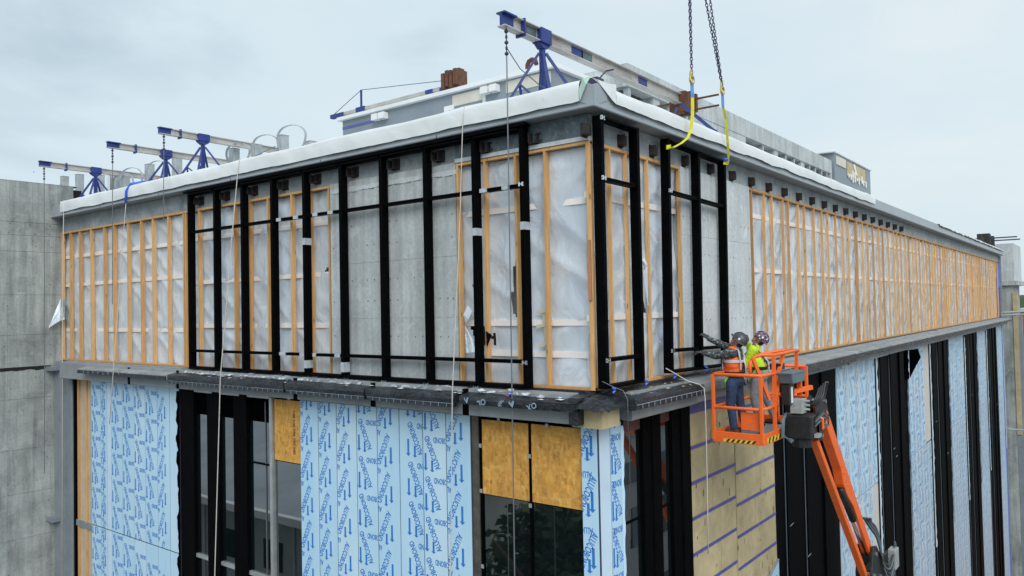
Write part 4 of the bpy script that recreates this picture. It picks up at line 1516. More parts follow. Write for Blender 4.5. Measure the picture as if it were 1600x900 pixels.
for i in range(40):
    y_ = -2.6 + i * .058
    q.box(-17.79, -17.775 - .006 * (i % 3), y_, y_ + .06, -.22 + .05 * mnoise.noise((y_ * 4, 0, 0)), -.13 + .03 * mnoise.noise((y_ * 5, 1, 0)))
q.build('rough_joint', 'dark_gap', TW)['kind'] = 'stuff'

# ------------------------------------------------------------------ rooftop penthouses
PA = thing('grey_penthouse', 'grey metal clad rooftop penthouse with white membrane roof', 'penthouse', (-8.6, 7, 4.2))
off = Vector(PA.location)


def pp(name, mat, parent, off, *c, bevel=0.0):
    o = MB().box(*c).build(name, mat, parent, False, bevel, False)
    o.location = -off
    return o


pp('wall', 'pent_grey', PA, off, -12.6, -4.72, 6.0, 8.2, 4.2, 7.06)
rfm = pp('roof_cover', 'membrane', PA, off, -12.75, -4.6, 5.88, 8.3, 7.06, 7.17, bevel=.012)
pp('cream_panel', 'pent_cream', PA, off, -8.05, -6.98, 5.985, 6.02, 6.70, 7.0)
pp('cream_panel', 'pent_cream', PA, off, -6.2, -4.8, 5.985, 6.02, 6.72, 7.02)
pp('flashing', 'white_plastic', PA, off, -8.35, -8.2, 5.97, 6.0, 6.45, 6.75)
pp('flashing', 'white_plastic', PA, off, -8.2, -8.0, 5.97, 6.0, 6.62, 6.75)
pp('flashing', 'white_plastic', PA, off, -6.98, -6.88, 5.975, 6.0, 6.62, 7.02)
pp('purple_line', 'tape_purple', PA, off, -12.6, -11.0, 5.985, 6.0, 6.80, 6.87)
for a_ in (-11.0, -10.7, -6.82, -6.52):
    pp('wall_light', 'white_plastic', PA, off, a_ - .1, a_ + .13, 5.8, 5.99, 6.80, 6.98)
PB = thing('concrete_penthouse', 'raw concrete rooftop frame with rows of openings', 'penthouse', (-7, 17, 4.2))
off = Vector(PB.location)
pp('top_beam', 'concrete', PB, off, -4.35, -4.0, 8.38, 27.0, 7.02, 7.62)
pp('top_beam', 'concrete', PB, off, -8.0, -4.36, 8.38, 8.75, 7.05, 7.60)
pp('sill_wall', 'concrete', PB, off, -4.4, -4.1, 8.4, 27.0, 4.2, 6.1)
pp('back_wall', 'interior', PB, off, -7.8, -7.6, 8.8, 27, 4.2, 7.5)
pp('roof', 'concrete_dark', PB, off, -7.9, -4.36, 8.76, 26.9, 7.42, 7.55)
pp('side_wall', 'concrete', PB, off, -7.9, -5.3, 8.42, 8.7, 4.2, 7.04)
pp('solid_wall', 'concrete', PB, off, -4.36, -4.02, 12.4, 16.7, 6.1, 7.02)
pp('end_wall', 'concrete', PB, off, -7.9, -4.02, 26.9, 27.1, 4.2, 7.6)
for y_ in (9.9, 10.9):
    pp('pier', 'concrete', PB, off, -4.5, -4.05, y_, y_ + .4, 6.1, 7.02)
for y_ in (8.5, 12.0, 18.4, 20.9, 21.9, 23.9, 24.7, 25.6, 26.4):
    pp('steel_column', 'galvanised', PB, off, -4.2, -4.05, y_, y_ + .13, 6.0, 7.02)
for y_ in (19.6, 22.8):
    pp('pier', 'concrete', PB, off, -4.45, -4.05, y_, y_ + .45, 6.1, 7.02)
for y_ in (17.2, 19.0, 23.0):
    q = MB(); q.ball((-4.9, y_, 6.55), (.35, .5, .42), 10, 7); o = q.build('insulation_roll', 'trash_white', None, True)
    tag(o, 'white bagged roll inside the concrete rooftop frame', 'insulation roll', 'white rolls in the concrete frame')
PC = thing('far_penthouse', 'grey rooftop box with patchy tan insulation on its side', 'penthouse', (-7, 31, 4.2))
off = Vector(PC.location)
pp('wall', 'pent_grey', PC, off, -9.5, -4.0, 27.5, 34.1, 4.2, 8.05)
pp('roof_cover', 'membrane', PC, off, -9.7, -3.92, 27.3, 34.25, 8.05, 8.14, bevel=.02)
pp('insulation_patch', 'wool', PC, off, -3.99, -3.96, 29.5, 32.9, 7.25, 7.92)
pp('cream_panel', 'pent_cream', PC, off, -3.99, -3.955, 27.7, 29.3, 7.55, 7.95)
q = MB()
for k in range(9):
    y_ = 29.6 + k * .4 + rt.uniform(-.1, .1)
    q.box(-3.96, -3.93, y_, y_ + .15, 7.12 + rt.uniform(-.15, .05), 7.3 + rt.uniform(-.05, .3))
q.add([(-3.94, 30.5, 7.9), (-3.94, 30.9, 7.95), (-3.94, 31.3, 7.4), (-3.94, 31.0, 7.45)], [(0, 1, 2, 3)])
o = q.build('adhesive_smear', 'white_plastic', PC); o.location = -off; o['kind'] = 'stuff'
# red pole at far penthouse
q = MB(); q.tube([(-3.8, 34.0, 4.2), (-3.8, 34.0, 6.3)], .05, 8); tag(q.build('red_pole', 'red_plastic'), 'small red pole at the far end of the grey rooftop box', 'pole')
# brown gooseneck vent behind the penthouse roof
q = MB(); q.tube([(-5.95, 6.6, 7.1), (-5.95, 6.6, 7.55), (-5.9, 6.6, 7.63), (-5.8, 6.6, 7.66), (-5.7, 6.6, 7.63), (-5.66, 6.6, 7.5)], .06, 8)
tag(q.build('gooseneck_vent', 'maroon', None, True), 'dark gooseneck vent pipe on the grey penthouse roof', 'vent pipe')

# ------------------------------------------------------------------ roof outriggers


def outrigger(label, x, ytip, yst, yend, z, zroof=4.22, cable_to=None, hook=.35, fw=.11, fh=.15):
    t = thing('roof_outrigger', label, 'outrigger', (x, yst, zroof), 'blue roof outriggers')
    off = Vector(t.location)

    def fin(q, nm, mat, par=None, **k):
        o = q.build(nm, mat, par or t, **k)
        if par is None:
            o.location = -off
        return o
    ft = .016
    q = MB()
    q.box(x - fw / 2, x + fw / 2, ytip, yend, z + fh / 2 - ft, z + fh / 2)
    q.box(x - fw / 2, x + fw / 2, ytip, yend, z - fh / 2, z - fh / 2 + ft)
    q.box(x - .012, x + .012, ytip, yend, z - fh / 2 + ft, z + fh / 2 - ft)
    fin(q, 'beam', 'beam_steel', fix=False)
    q = MB(); q.box(x - fw / 2 - .006, x + fw / 2 + .006, ytip - .01, ytip + .30, z + fh / 2 - ft - .003, z + fh / 2 + .005)
    q.box(x - .02, x + .02, ytip - .008, ytip + .28, z - fh / 2 + ft + .002, z + fh / 2 - ft - .004)
    fin(q, 'painted_tip', 'blue_steel')
    ym = ytip + (yst - ytip) * .45
    q = MB(); q.box(x - fw / 2 - .015, x + fw / 2 + .015, ym, ym + .03, z - fh / 2 - .04, z + fh / 2 + .025); fin(q, 'stop_plate', 'blue_steel')
    q = MB(); q.box(x - fw / 2 - .02, x + fw / 2 + .02, yst - .145, yst + .145, z - fh / 2 - .012, z + fh / 2 + .012); fin(q, 'saddle', 'blue_steel', bevel=.01)
    q = MB(); q.prism([(-.15, z - fh / 2 - .02), (.15, z - fh / 2 - .02), (.05, z - fh / 2 - .09), (-.05, z - fh / 2 - .09)], x - .06, x + .06, lambda a, b, d: (d, yst + a, b)); fin(q, 'gusset', 'blue_steel')
    zt = z - fh / 2 - .1
    q = MB(); q.bar((x, yst, zt), (x, yst, zroof + .05), .075, .075); fin(q, 'mast', 'blue_steel')
    hb = .62
    for sx, sy in ((-.8, -.75), (.8, -.75), (-.8, .85), (.8, .85)):
        q = MB(); q.bar((x + sx * .05, yst + sy * .05, zt - .05), (x + sx * hb, yst + sy * hb, zroof + .06), .04, .04); lg = fin(q, 'leg', 'blue_steel')
        mid = Vector((x + sx * hb * .55, yst + sy * hb * .55, zroof + .06 + (zt - zroof) * .44))
        q = MB(); q.bar(mid, (x + sx * hb * .45, yst + sy * hb * .45, zroof + .04), .03, .03)
        q.bar(mid, (x, yst, zroof + .2), .03, .03)
        q.bar((x + sx * hb, yst + sy * hb, zroof + .06), (x, yst, zroof + .12), .03, .03)
        q.build('brace', 'blue_steel', lg)
        q = MB(); q.box(x + sx * hb - .08, x + sx * hb + .08, yst + sy * hb - .06, yst + sy * hb + .08, zroof, zroof + .06); q.build('foot_plate', 'blue_steel', lg)
    # shackle, turnbuckle, cable
    q = MB()
    zc = z - fh / 2
    for k in range(5):
        q.ball((x, ytip + .12, zc - .05 - k * hook / 5), (.02, .02, .035) if k % 2 else (.035, .03, .03), 8, 5)
    q.tube([(x, ytip + .12, zc), (x, ytip + .12, zc - hook)], .009, 6)
    fin(q, 'hook_chain', 'chain_steel')
    if cable_to is not None:
        q = MB(); q.tube([(x, ytip + .12, zc - hook), (x - .02, ytip + .12, (zc + cable_to) / 2), (x - .05, ytip + .12, cable_to)], .010, 6)
        fin(q, 'hoist_cable', 'cable')
    return t


bigo = outrigger('large outrigger beam on blue lattice stand at the roof corner', -1.10, -.62, .42, 6.0, 5.50, cable_to=-3.5, hook=.42, fw=.15, fh=.21)
outrigger('roof outrigger nearest the tall concrete tower', -17.0, -.85, .62, 2.75, 5.40, cable_to=-3.0)
outrigger('roof outrigger between the tower end outrigger and the one with two green smears', -13.05, -.85, .60, 2.75, 5.34, cable_to=1.5)
outrigger('roof outrigger behind the black mullion grid end, third from the tower', -11.10, -.60, .48, 2.9, 5.42, cable_to=3.4)
# paint bands on the big beam
for ya, m_ in ((1.25, 'blue_steel'), (1.55, 'teal_steel'), (3.55, 'blue_steel'), (-.1, 'teal_steel')):
    q = MB(); q.box(-1.10 + .013, -1.10 + .018, ya, ya + .34, 5.42, 5.58); o = q.build('paint_band', m_, bigo); o.location = -Vector(bigo.location)
# slack line on the big one
q = MB(); q.tube([(-1.1, -.5, 5.1), (-1.08, -.2, 4.85), (-1.05, .3, 4.68), (-.9, .9, 4.62), (-.7, 1.4, 4.7)], .008, 6)
tag(q.build('slack_line', 'cable'), 'slack grey line looping from the large outrigger hook', 'cable')
# welfare winch on stand
q = MB(); q.box(-.62, -.42, .95, 1.15, 4.72, 4.86); q.tube([(-.52, 1.05, 4.8), (-.40, 1.2, 5.0), (-.32, 1.3, 5.03)], .015, 6); q.tube([(-.55, 1.0, 4.3), (-.55, 1.0, 4.75)], .03, 6)
tag(q.build('hand_winch', 'chain_steel'), 'small dark hand winch beside the large outrigger stand', 'winch')


def weights(label, c, ax, scale=1.0, rods=True, n=4, group=None):
    t = thing('counterweight_stack', label, 'counterweight', c, group)
    ax = Vector(ax).normalized()
    sd = ax.cross(Vector((0, 0, 1)))
    for k in range(n):
        q = MB()
        p = ax * (k - n / 2) * .13 * scale
        zz = .05 * (k % 2) * scale
        q.bar(p - ax * .05 * scale + Vector((0, 0, zz)), p + ax * .05 * scale + Vector((0, 0, zz)), .42 * scale, .38 * scale)
        q.bar(p - ax * .058 * scale + Vector((0, 0, zz)), p + ax * .058 * scale + Vector((0, 0, zz)), .20 * scale, .44 * scale)
        q.build('weight_plate', 'rust', t)
    if rods:
        for dz in (-.12, .1):
            q = MB(); q.tube([sd * -.75 * scale + Vector((0, 0, dz * scale)), sd * .75 * scale + Vector((0, 0, dz * scale))], .022 * scale, 6); q.build('tie_rod', 'rust', t)
    return t


weights('rusty counterweight plates with rods behind the yellow sling', (-1.10, 5.6, 5.42), (0, 1, 0), 1.0)
q = MB()
q.bar((-.9, 5.0, 5.3), (-.3, 7.2, 4.35), .05, .05); q.bar((-1.1, 5.2, 5.3), (-1.4, 5.0, 4.3), .05, .05); q.bar((-.6, 6.0, 4.9), (-.9, 6.1, 4.3), .05, .05); q.bar((-.45, 6.6, 4.6), (-.1, 6.3, 4.3), .04, .04)
tag(q.build('rear_brace', 'blue_steel'), 'blue brace struts under the rear of the large outrigger', 'brace')
# outrigger lying on the grey penthouse
t = thing('penthouse_outrigger', 'thin outrigger beam with mast and guy wire on the grey penthouse roof', 'outrigger', (-11, 6.6, 7.2))
off = Vector(t.location)
for nm, mt, args in (('beam', 'beam_steel', ((-13.8, 6.6, 7.50), (-8.8, 6.6, 7.50), .12, .10)), ('painted_tip', 'blue_steel', ((-13.85, 6.6, 7.50), (-13.2, 6.6, 7.50), .14, .12)), ('saddle', 'blue_steel', ((-12.6, 6.6, 7.50), (-12.2, 6.6, 7.50), .16, .15)), ('painted_band', 'blue_steel', ((-9.6, 6.6, 7.50), (-9.3, 6.6, 7.50), .13, .11)),
                    ('mast', 'blue_steel', ((-12.42, 6.6, 7.2), (-12.42, 6.6, 8.12), .05, .05)), ('stand', 'blue_steel', ((-12.6, 6.4, 7.2), (-12.3, 6.7, 7.5), .04, .04)), ('stand', 'blue_steel', ((-12.2, 6.4, 7.2), (-12.5, 6.7, 7.5), .04, .04)), ('rear_block', 'blue_steel', ((-8.9, 6.6, 7.2), (-8.9, 6.6, 7.5), .2, .2))):
    q = MB(); q.bar(*args); o = q.build(nm, mt, t); o.location = -off
q = MB(); q.tube([(-13.8, 6.6, 7.55), (-12.42, 6.6, 8.12), (-8.9, 6.6, 7.72)], .012, 5); o = q.build('guy_wire', 'cable', t); o.location = -off
weights('rusty counterweight plates piled on the grey penthouse roof', (-8.45, 6.6, 7.62), (1, 0, 0), 1.15, False, 4)
# far outrigger at the end of the long facade
t = thing('far_outrigger', 'distant dark outrigger with weights at the far end of the long roof', 'outrigger', (-.6, 49, 4.3))
off = Vector(t.location)
for nm, mt, args in (('beam', 'bracket_rust', ((-.6, 46.5, 5.05), (-.6, 53.5, 4.75), .2, .2)), ('leg', 'blue_steel', ((-.6, 49.5, 4.9), (-.6, 49.0, 4.2), .15, .15)), ('leg', 'blue_steel', ((-.6, 50, 4.9), (-.6, 51.0, 4.2), .15, .15)), ('weight', 'bracket_rust', ((-.6, 48.2, 5.1), (-.6, 49.0, 5.05), .7, .6)), ('weight', 'bracket_rust', ((-.6, 50.2, 5.0), (-.6, 50.9, 5.0), .7, .7)), ('tie_rod', 'chain_steel', ((-2.2, 48.6, 5.1), (1.2, 48.6, 5.1), .08, .08)), ('tie_rod', 'chain_steel', ((-2.2, 50.5, 5.05), (1.2, 50.5, 5.05), .08, .08))):
    q = MB(); q.bar(*args); o = q.build(nm, mt, t); o.location = -off

# ------------------------------------------------------------------ roof posts and hoops
POSTS = [(-21.2, 5.83, 1), (-20.6, 5.30, 0), (-20.1, 5.76, 0), (-18.68, 5.56, 0), (-17.87, 5.46, 1), (-17.54, 5.46, 0), (-17.06, 5.44, 0), (-15.63, 5.5, 0), (-14.14, 5.48, 0), (-11.4, 5.35, 0), (-10.45, 5.31, 0), (-9.38, 5.37, 0), (-8.33, 5.07, 0)]
PLAB = ['galvanised roof post in torn white wrap above the concrete tower edge', 'short stubby galvanised roof post behind the tower top', 'tall bare galvanised post just left of the tower end outrigger stand', 'bare galvanised post just right of the tower end outrigger stand',
        'galvanised roof post in torn white wrap beside a twin of bare posts', 'bare galvanised post of the close pair, next to the wrapped one', 'bare galvanised post of the close pair, farther from the wrapped one', 'bare galvanised post between the curled metal bands and the middle outrigger',
        'bare galvanised post between the two neighbouring outrigger stands', 'bare galvanised post under the rear end of the third outrigger beam', 'bare galvanised post crossed by the third outrigger beam', 'tallest bare galvanised post between two large curled bands', 'last low galvanised post beside the largest curled band']
for i, (x, zt, wr) in enumerate(POSTS):
    t = thing('roof_post', PLAB[i], 'post', (x, 1.5, 4.21), 'galvanised roof posts')
    q = MB(); q.bar((0, 0, 0), (0, 0, zt - 4.21), .20, .20); q.build('shaft', 'galvanised', t, False, .01)
    q = MB(); q.box(-.13, .13, -.13, .13, 0, .05); q.build('base_plate', 'galvanised', t)
    q = MB(); q.box(-.105, .105, -.105, .105, zt - 4.21, zt - 4.195); q.build('cap_plate', 'lift_grey', t)
    if wr:
        q = MB(); q.add([(-.12, -.12, 1.45), (.13, -.13, 1.2), (.2, -.16, .8), (.1, -.13, .5), (.12, -.14, -.0), (-.05, -.13, -.1), (-.12, -.12, .6)], [(0, 1, 2, 3, 6), (3, 4, 5, 6)]); q.build('torn_wrap', 'trash_white', t)
for k, (x, z, r) in enumerate(((-8.85, 5.05, .47), (-9.86, 5.0, .45), (-16.4, 4.95, .55), (-14.9, 5.0, .5), (-16.9, 4.9, .5), (-11.0, 5.0, .42))):
    q = MB()
    pts = [(x + r * math.cos(t_), 1.35 + .1 * math.sin(t_ * 2), z + r * 1.0 * math.sin(t_)) for t_ in np.linspace(-.35 + k * .05, math.pi + .5, 18)]
    q.ribbon(pts, (0, .055, 0), .012)
    tag(q.build('metal_band', 'galvanised'), ('large curled metal band arching past the last low roof post', 'curled metal band arching left of the tallest roof post', 'widest curled metal band behind the middle outrigger beam', 'curled metal band between the two neighbouring outrigger stands', 'curled metal band overlapping the widest one behind the close pair of posts', 'small curled metal band under the third outrigger beam')[k], 'metal band', 'curled metal bands on the roof')
# orange bits on the roof, pipes
q = MB(); q.ball((-13.4, .6, 4.55), (.10, .10, .22), 8, 6); tag(q.build('red_bag', 'red_plastic', None, True), 'small red bag on the roof near the outrigger stand', 'bag')
q = MB(); q.ball((-4.6, 2.2, 4.92), (.16, .12, .10), 8, 6); q.ball((-4.85, 2.2, 4.8), (.14, .10, .08), 8, 6); q.bar((-4.7, 2.2, 4.2), (-4.7, 2.2, 4.85), .05, .05)
tag(q.build('orange_cone', 'red_plastic', None, True), 'bright orange marker poking above the white parapet', 'marker')
for k, (x, yy, z0, z1) in enumerate(((-10.9, 1.6, 4.6, 4.9), (-13.3, 1.9, 4.5, 4.75))):
    q = MB()
    q.tube([(x - .3, yy, z0), (x, yy, z0 + .12), (x + .35, yy, z1)], .03, 6); q.ball((x, yy, z0 + .1), .09, 8, 6); q.tube([(x, yy, 4.2), (x, yy, z0 + .1)], .03, 6)
    tag(q.build('pipe_clamp', 'chain_steel'), 'dark clamp fitting on a short stand between the roof posts', 'clamp', 'clamps between roof posts')
for k, (z, sag) in enumerate(((4.95, .12), (4.62, .10))):
    q = MB()
    q.tube([(-22, 1.3, z + .1)] + [(-20 + i * 1.2, 1.3, z - sag * math.sin(math.pi * i / 8)) for i in range(9)] + [(-9.4, 1.3, z + .15)], .010, 5)
    tag(q.build('lifeline', 'cable'), 'thin lifeline wire strung along the roof posts' if k else 'upper thin lifeline wire strung along the roof posts', 'wire')

# ------------------------------------------------------------------ ropes on the facades


def rope(label, pts, r=.014, mat='rope', extra=None):
    t = thing('rope', label, 'rope', pts[0])
    off = Vector(t.location)
    q = MB(); q.tube(pts, r, 6); o = q.build('strand', mat, t, True); o.location = -off
    if extra:
        for nm, mt, ps, rr in extra:
            q = MB(); q.tube(ps, rr, 6); o = q.build(nm, mt, t, True); o.location = -off
    return t


rope('white rope with blue sleeve hanging in front of the end timber bay', [(-13.25, -.30, 4.20), (-13.28, -.34, 3.6), (-13.3, -.62, -.02), (-13.36, -.70, -1.4)], .009,
     extra=[('sleeve', 'tape_blue', [(-12.9, -.02, 4.53), (-13.15, -.25, 4.47), (-13.25, -.31, 4.3), (-13.26, -.32, 4.0)], .032)])
rope('white rope hanging from the parapet across the black fin window', [(-8.42, -.02, 4.50), (-8.43, -.27, 4.44), (-8.44, -.30, 4.2), (-8.46, -.42, 3.0), (-8.62, -.64, -.1), (-8.80, -.72, -4.6), (-8.85, -.74, -6)], .010)
rope('long white rope hanging past the bare concrete panel to the cladding', [(-2.15, -.02, 4.50), (-2.16, -.27, 4.45), (-2.17, -.30, 4.2), (-2.17, -.42, 2.5), (-2.19, -.64, -.1), (-2.24, -.70, -3), (-2.28, -.7, -5)], .008)
rope('thin pale rope dropping beside the grey steel post at the tower', [(-16.9, -.27, 4.45), (-16.92, -.29, 3), (-16.95, -.31, -.1), (-16.96, -.33, -6)], .010)
rope('white rope draped over the ledge beside the orange basket', [RF(1.80, .20, .22), RF(1.98, .12, .26), RF(2.10, -.02, .45), RF(2.22, -.08, .60), RF(2.26, -.14, .655), RF(2.26, -.3, .67), RF(2.24, -1.2, .68), RF(2.22, -2.2, .68), RF(2.20, -2.78, .68)], .008)
rope('short thin cord tied at the foot of the corner mullion', [RF(-.16, .16, .22), RF(-.02, .08, .30), RF(.04, .02, .44), RF(.05, -.1, .50), RF(.05, -.55, .50)], .005, 'cable')

# ------------------------------------------------------------------ lifting chains and slings


def chain(q, p, q2, s=.040, r=.0075):
    p, q2 = Vector(p), Vector(q2)
    d = (q2 - p)
    n = int(d.length / (s * 1.45))
    d.normalize()
    a = d.cross(Vector((0, 1, 0))).normalized()
    b = d.cross(a)
    for k in range(n):
        c = p + d * (k * s * 1.45)
        w = a if k % 2 else b
        pts = [c + d * (s * math.sin(t_)) + w * (s * .52 * math.cos(t_)) for t_ in np.linspace(0, 2 * math.pi, 9)]
        q.tube(pts, r, 4, False)


def sling(label, tops, ring, strap, wv):
    t = thing('lifting_sling', label, 'lifting sling', ring)
    off = Vector(t.location)

    def fin(q, nm, mt):
        o = q.build(nm, mt, t); o.location = -off
    for tp in tops:
        q = MB(); chain(q, ring, tp); fin(q, 'chain', 'chain_steel')
    q = MB()
    rv = Vector(ring)
    q.tube([rv + Vector((0, .07 * math.cos(t_), -.06 + .07 * math.sin(t_))) for t_ in np.linspace(0, 2 * math.pi, 12)], .02, 6, False)
    q.tube([rv + Vector((0, .02, .12)), rv + Vector((0, -.05, .06)), rv + Vector((0, -.06, 0)), rv + Vector((0, .02, -.02))], .018, 6)
    fin(q, 'hook', 'brass')
    q = MB(); q.ribbon([rv + Vector((0, 0, -.12)), rv + Vector((0, .005, -.36))], wv, .02); fin(q, 'sleeve', 'sling_blue')
    q = MB(); q.ribbon(strap, wv, .012); fin(q, 'strap', 'sling_yellow')
    return t


R1 = Vector((.45, 2.56, 5.05))
sling('yellow sling on a thick dark chain looped round the hanging frame edge', [(.45, 2.52, 8.5), (.47, 2.56, 8.5)], R1,
      [R1 + Vector((0, .005, -.36)), (.44, 2.57, 4.4), (.42, 2.54, 4.15), (.40, 2.45, 4.0), (.34, 2.33, 3.90), (.26, 2.20, 3.82), (.225, 2.05, 3.80)], (0.035, .042, 0))
R2 = Vector((.45, 3.85, 5.14))
sling('yellow sling on twin dark chains looped round the last hanging mullion', [(.45, 2.02, 9.2), (.45, 2.62, 9.2)], R2,
      [R2 + Vector((0, .01, -.36)), (.42, 4.05, 4.6), (.36, 4.25, 4.2), (.30, 4.42, 3.98), (.24, 4.5, 3.86)], (0.03, .036, 0))
q = MB()
q.ribbon([(.22, 2.02, 3.80), (.225, 2.16, 3.83)], (0, 0, .07), .012)
q.ribbon([(.225, 4.36, 3.86), (.235, 4.55, 3.88)], (0, 0, .06), .012)
tag(q.build('sling_wrap', 'sling_yellow'), 'yellow strap turns choked round the heads of the hanging mullions', 'strap')
q = MB(); q.tube([(.24, 4.33, 3.92), (.26, 4.45, 3.94), (.25, 4.56, 3.91)], .03, 6); tag(q.build('blue_choker', 'tape_blue'), 'blue choker pad on the last hanging mullion head', 'strap')

# ------------------------------------------------------------------ boom lift
BL = thing('boom_lift', 'orange boom lift with its basket raised to the ledge', 'boom lift', (2.4, 22.5, GZ))
boff = Vector(BL.location)


def lp(q, nm, mt, par=None, smooth=False, bevel=0.0):
    o = q.build(nm, mt, par or BL, smooth, bevel)
    if par is None:
        o.location = -boff
    return o


x0, x1, y0, y1 = 0.70, 1.55, 2.45, 4.70
zf, zm, zt = -0.96, -0.46, 0.07
bk = lp(MB().box(x0 + .02, x1 - .02, y0 + .02, y1 - .02, zf - .03, zf), 'basket_floor', 'lift_grey')
for c in ((x0, x1, y0, y0 + .03), (x0, x1, y1 - .03, y1), (x0, x0 + .03, y0 + .031, y1 - .031), (x1 - .03, x1, y0 + .031, y1 - .031)):
    lp(MB().box(*c, -1.02, -.845), 'toe_board', 'lift_orange', bevel=.008)
# hazard stripes on the two visible toe boards
f = MB()
for k in range(6):
    a_ = .92 + .085 * k
    f.prism([(a_, -1.005), (a_ + .042, -1.005), (a_ + .082, -.955), (a_ + .04, -.955)], y0 - .004, y0 - .0035, lambda a, b, d: (a, d, b))
lp(f, 'hazard_stripe', 'lift_black')
lp(MB().box(.88, 1.40, y0 - .003, y0 - .002, -1.007, -.953), 'hazard_label', 'hazard_yellow')
f = MB()
for k in range(6):
    a_ = 2.62 + .16 * k
    f.prism([(a_, -1.0), (a_ + .07, -1.0), (a_ + .12, -.92), (a_ + .05, -.92)], x1 + .0035, x1 + .004, lambda a, b, d: (d, a, b))
lp(f, 'hazard_stripe', 'lift_black')
lp(MB().box(x1 + .002, x1 + .003, 2.58, 3.55, -1.003, -.917), 'hazard_label', 'hazard_yellow')
for px, py in ((x0 + .02, y0 + .02), (x1 - .04, y0 + .02), (x0 + .02, 3.55), (x0 + .02, y1 - .02), (x1 - .02, y1 - .02), (x1 - .02, 3.9), (1.0, y1 - .02)):
    lp(MB().bar((px, py, zf - .03), (px, py, zt), .05, .05), 'post', 'lift_orange', bevel=.006)
for z, nm in ((zt, 'top_rail'), (zm, 'mid_rail')):
    r_ = .028 if nm == 'top_rail' else .026
    f = MB(); f.tube([(x1 - .03, y1 - .02, z), (x0 + .06, y1 - .02, z), (x0 + .02, y1 - .06, z), (x0 + .02, y0 + .06, z), (x0 + .06, y0 + .02, z), (x1 - .09, y0 + .02, z), (x1 - .02, y0 + .09, z), (x1 - .02, 3.2, z)], r_, 8)
    lp(f, nm, 'lift_orange', smooth=True)
f = MB(); f.tube([(x1 - .30, 2.72, zt), (x1 - .32, 2.78, zt + .18), (x1 - .28, 2.86, zt + .27), (x1 - .18, 2.95, zt + .30), (x1 - .0, 3.0, zt + .30), (x1 + .05, 4.05, zt + .32), (x1 - .2, 4.1, zt + .32), (x1 - .25, 3.0, zt + .30)], .028, 8)
lp(f, 'console_rail', 'lift_orange', smooth=True)
for a_, b_ in (((x1 - .01, 3.0, zt + .3), (x1 - .02, 3.0, zf)), ((x1 + .04, 4.0, zt + .3), (x1 + .02, 4.0, -.1)), ((x1 - .02, 3.5, zt + .3), (x1 - .05, 3.3, zt - .05)), ((x1 - .28, 2.8, zt + .25), (x1 - .1, 3.0, -.35)), ((x1 - .02, 3.3, zt - .1), (x1 - .02, 3.0, -.5))):
    lp(MB().bar(a_, b_, .05, .05), 'console_post', 'lift_orange')
lp(MB().bar((x1, 3.3, -.30), (x1 + .30, 3.9, -.22), .07, .07), 'console_post', 'lift_orange')
lp(MB().bar((x1 + .15, 3.75, .0), (x1 + .15, 3.75, -.35), .07, .07), 'console_post', 'lift_orange')
lp(MB().prism([(3.05, .06), (3.75, .06), (3.68, -.10), (3.12, -.10)], x1 + .02, x1 + .26, lambda a, b, d: (d, a, b)), 'tool_tray', 'tray_grey', bevel=.015)
lp(MB().box(x1 + .01, x1 + .27, 3.03, 3.77, .06, .08), 'tray_rim', 'tray_grey')
lp(MB().box(x1 + .04, x1 + .18, 3.15, 3.4, -.45, -.11), 'control_box', 'lift_black', bevel=.01)
lp(MB().box(x1 + .185, x1 + .195, 3.2, 3.28, -.42, -.16), 'control_label', 'white_plastic')
lp(MB().box(x1 - .20, x1 - .02, 3.35, 3.55, .1, .20), 'joystick_box', 'lift_black')
lp(MB().box(x1 + .20, x1 + .25, 3.7, 3.76, .081, .13), 'stop_knob', 'red_plastic')
# basket gate panel
lp(MB().box(1.16, 1.46, y0 + .06, y0 + .075, -.80, -.52), 'gate_panel', 'lift_orange')
lp(MB().box(1.16, 1.5, y0 + .06, y0 + .075, -.95, -.81), 'gate_kick_panel', 'tray_grey')
# rotator and jib head
lp(MB().box(1.56, 2.02, 3.30, 3.72, -1.02, -.62), 'rotator', 'lift_black', bevel=.03)
lp(MB().tube([(1.80, 3.5, -1.16), (1.80, 3.5, -1.02)], .15, 14), 'rotator_base', 'lift_black')
lp(MB().box(1.68, 1.88, 3.30, 3.52, -.60, -.36), 'valve_block', 'lift_grey', bevel=.01)
for k in range(3):
    lp(MB().tube([(1.88, 3.45, -.40 - .07 * k), (1.95, 3.45, -.40 - .07 * k)], .02, 8), 'valve_fitting', 'lift_grey')
f = MB()
for sx in (-.10, .10):
    f.prism([(3.6, -.55), (3.95, -.36), (4.10, -.42), (4.16, -.62), (3.98, -.98), (3.85, -1.1), (3.7, -1.05), (3.55, -.9)], 1.9 + sx - .02, 1.9 + sx + .02, lambda a, b, d: (d, a, b))
lp(f, 'jib_bracket', 'lift_black', bevel=.01)
for p_ in ((4.02, -.46), (3.80, -1.0)):
    lp(MB().tube([(1.76, p_[0], p_[1]), (2.05, p_[0], p_[1])], .035, 10), 'pivot_pin', 'chrome')
